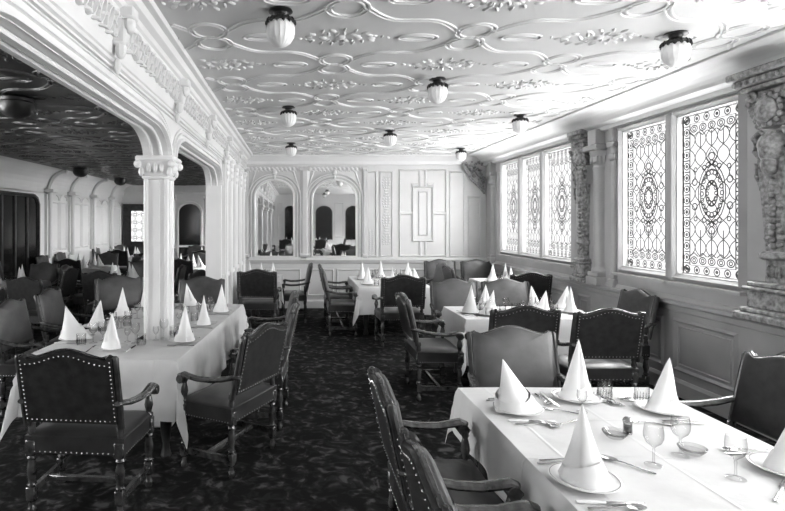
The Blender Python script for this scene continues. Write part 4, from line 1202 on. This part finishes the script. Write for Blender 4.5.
for n_ in range(22):
    x = rg.uniform(-1.72, -1.0); y = rg.uniform(4.25, 6.3)
    if abs(y-4.65) < .28 and x > -1.5: continue
    x += (y-4.3)*.06; k_ = n_ % 3
    put((GOB, SHERRY, TUM)[k_], ('wine_goblet', 'sherry_glass', 'cut_tumbler')[k_], x, y, TZ, 0, ('clear stemmed goblet', 'small stemmed glass', 'cut-glass tumbler')[k_]+' among the glasses crowding the middle of the long left table', ('goblet', 'glass', 'tumbler')[k_], ('spare goblets', 'spare stemmed glasses', 'spare tumblers')[k_]+' on the long left table')
for n_ in range(9):
    x = 1.95+.12*n_; y = 5.86+.05*(n_ % 3)
    put((GOB, TUM, SHERRY)[n_ % 3], ('wine_goblet', 'cut_tumbler', 'sherry_glass')[n_ % 3], x, y, TZ, 0, ('clear stemmed goblet', 'cut-glass tumbler', 'small stemmed glass')[n_ % 3]+' in the row along the middle right table', ('goblet', 'tumbler', 'glass')[n_ % 3], ('spare goblets', 'spare tumblers', 'spare stemmed glasses')[n_ % 3]+' on the middle right table')
shaker(-1.5, 5.3, 'glass shaker on the long left table beyond the column')
t = 'the back centre table'
for x, y, d, nap, w_ in ((1.12, 8.45, -90, 'tent', 'near left place of'), (1.12, 9.2, -90, 'cone', 'far left place of'), (1.5, 8.32, 0, 'slim', 'near end of'), (1.92, 8.5, 90, 'tentl', 'near right place of'), (1.92, 9.2, 90, 'cone', 'far right place of'), (1.5, 9.55, 180, 'cone', 'far end of'), (1.78, 8.32, 60, 'slim', 'near right corner of')):
    setting(x, y, d, nap, 'at '+w_+' '+t, 0, ((.10, .2, 'g'), (.18, .12, 't')), 0, t)
t = 'the small corner table'
for x, y, d, nap, w_ in ((3.28, 8.9, -90, 'cone', 'left side of'), (3.45, 8.55, 0, 'slim', 'near end of'), (3.6, 9.15, 180, 'slim', 'far end of')):
    setting(x, y, d, nap, 'at '+w_+' '+t, 0, ((.08, .16, 'g'), (.15, .1, 't')), 0, t)
t = 'the left-mirror table'
for x, y, d, nap, w_ in ((-.62, 9.05, 0, 'cone', 'near end of'), (-.44, 9.42, 90, 'tent', 'aisle side of'), (-.86, 9.6, -90, 'slim', 'wall side of')):
    setting(x, y, d, nap, 'at '+w_+' '+t, 0, ((.08, .16, 'g'), (.15, .1, 't')), 0, t)

# ------------------------------------------------------------------ side bay tables
SB = [(-5.0, -4.25, 7.9, 9.1, 'side-bay table at left picture edge', 4), (-5.05, -4.2, 11.3, 12.3, 'side-bay table left of the column', 4),
      (-2.75, -1.95, 11.2, 12.2, 'side-bay table right of the column', 4), (-5.2, -4.4, 14.8, 15.9, 'side-bay table before the patterned door', 4),
      (-2.9, -2.1, 14.6, 15.6, 'side-bay table before the far doorway', 4), (-3.35, -2.6, 8.6, 9.6, 'side-bay table close behind the column', 4)]
for i, (x0, x1, y0, y1, lab, n) in enumerate(SB):
    table(x0, x1, y0, y1, .26, lab, 'white cloth on the '+lab, seed=20+i, step=.12)
    cx, cy = (x0+x1)/2, (y0+y1)/2
    for q, (x, y, d, w_) in enumerate(((cx, y0-.32, 0, 'near'), (cx, y1+.32, 180, 'far'), (x0-.32, cy, -90, 'left'), (x1+.32, cy, 90, 'right'))):
        fchair(x, y, d, 'dark armchair on %s side of the %s' % (w_, lab), 'armchairs of the side bay')
    for q, (x, y, w_) in enumerate(((cx, y0+.18, 'near'), (cx, y1-.18, 'far'), (x0+.18, cy, 'left'), (x1-.18, cy, 'right'))):
        setting(x, y, (0, 180, -90, 90)[q], ('tent', 'slim', 'cone', 'tentl')[q], 'at %s side of %s' % (w_, lab), -1, ((.14, .08, 't'),) if q % 2 else ((.12, .1, 'g'),), 0, 'the '+lab)
# extra side-bay armchairs filling the foreground of the bay
for x, y, d, lab in ((-3.75, 6.4, 20, 'dark armchair in the side bay beyond the tan ones'), (-3.6, 7.4, -10, 'dark armchair in the side bay left of the column, nearer'), (-5.5, 10.1, -90, 'armchair against the dark glazed opening'),
                     (-5.5, 13.0, -90, 'armchair against the side-bay wall, nearer'), (-5.45, 16.9, -120, 'armchair beside the stained-glass door'), (-3.7, 13.2, 0, 'armchair alone in the middle of the side bay'), (-1.75, 8.3, 60, 'dark armchair in the side bay close to the solid jamb'), (-3.3, 16.8, 170, 'armchair before the arched doorway')):
    fchair(x, y, d, lab, 'armchairs of the side bay')
# tables behind the viewpoint, reflected in the mirrors
RB = [(.5, 1.6, -3.4, -1.9, 'table reflected in the right mirror'), (-.9, -.1, -3.2, -2.0, 'table reflected in the left mirror')]
for i, (x0, x1, y0, y1, lab) in enumerate(RB):
    table(x0, x1, y0, y1, .3, lab, 'white cloth on the '+lab, seed=40+i, step=.12)
    cx, cy = (x0+x1)/2, (y0+y1)/2
    for x, y, d, w_ in ((cx, y1+.32, 180, 'facing the end wall'), (x0-.3, cy, -90, 'on the arcade side'), (x1+.3, cy, 90, 'on the window side')):
        if i == 1 and d == 90: continue
        fchair(x, y, d, 'armchair %s at the %s' % (w_, lab), 'reflected armchairs')
    for x, y, w_ in ((cx-.2, y1-.2, 'left corner'), (cx+.25, y1-.25, 'right corner'), (cx, y0+.3, 'far end')):
        setting(x, y, 0, 'cone', 'at the %s of the %s' % (w_, lab), -1, (), 0, 'the '+lab)

# ------------------------------------------------------------------ camera, world, view
cam = bpy.data.cameras.new('camera'); co = bpy.data.objects.new('camera', cam); C.objects.link(co)
co.location = (0, 0, EYE); co.rotation_euler = (PI/2, 0, 0)
cam.sensor_width = 36; cam.sensor_fit = 'HORIZONTAL'; cam.lens = 36*530/785; cam.shift_x = (392.5-297)/785; cam.shift_y = -(255.5-222)/785
cam.clip_start = .02; cam.clip_end = 100
sc = bpy.context.scene; sc.camera = co
try: sc.cycles.transparent_max_bounces = 32
except Exception: pass
w = bpy.data.worlds.new('world'); sc.world = w; w.use_nodes = True
nt = w.node_tree; bg = nt.nodes['Background']
# horizon dimmed behind the panes; sky and sea brightened to light the room
tc = nt.nodes.new('ShaderNodeTexCoord'); sp = nt.nodes.new('ShaderNodeSeparateXYZ'); mr = nt.nodes.new('ShaderNodeMapRange')
mr.inputs['From Min'].default_value = -1; mr.inputs['From Max'].default_value = 1
rp = nt.nodes.new('ShaderNodeValToRGB'); SKY, SEA, DIM_HORIZON, REAR_FILL = 30., 12., 1.0, 21.
def g(v): return (v/SKY, v/SKY, v/SKY, 1)
el = rp.color_ramp.elements
el[0].position = 0; el[0].color = g(SEA*.5); el[1].position = 1; el[1].color = g(SKY)
for p, v in ((-.30, SEA), (-.14, DIM_HORIZON), (.19, DIM_HORIZON), (.36, SKY)):
    e = el.new((p+1)/2); e.color = g(v)
nt.links.new(tc.outputs['Generated'], sp.inputs[0]); nt.links.new(sp.outputs['Z'], mr.inputs['Value'])
nt.links.new(mr.outputs['Result'], rp.inputs['Fac'])
# sky behind the viewpoint raised down to the horizon as added room light
m2 = nt.nodes.new('ShaderNodeMapRange'); m2.interpolation_type = 'SMOOTHSTEP'; m2.inputs['From Min'].default_value = .30; m2.inputs['From Max'].default_value = .62
mxc = nt.nodes.new('ShaderNodeMix'); mxc.data_type = 'RGBA'; mxc.inputs[6].default_value = g(REAR_FILL)
nt.links.new(sp.outputs['Y'], m2.inputs['Value']); nt.links.new(m2.outputs['Result'], mxc.inputs[0]); nt.links.new(rp.outputs['Color'], mxc.inputs[7])
nt.links.new(mxc.outputs[2], bg.inputs['Color']); bg.inputs['Strength'].default_value = SKY
sc.view_settings.view_transform = 'Standard'; sc.view_settings.look = 'None'; sc.view_settings.gamma = 1; sc.view_settings.use_curve_mapping = False
sc.view_settings.exposure = 0.5
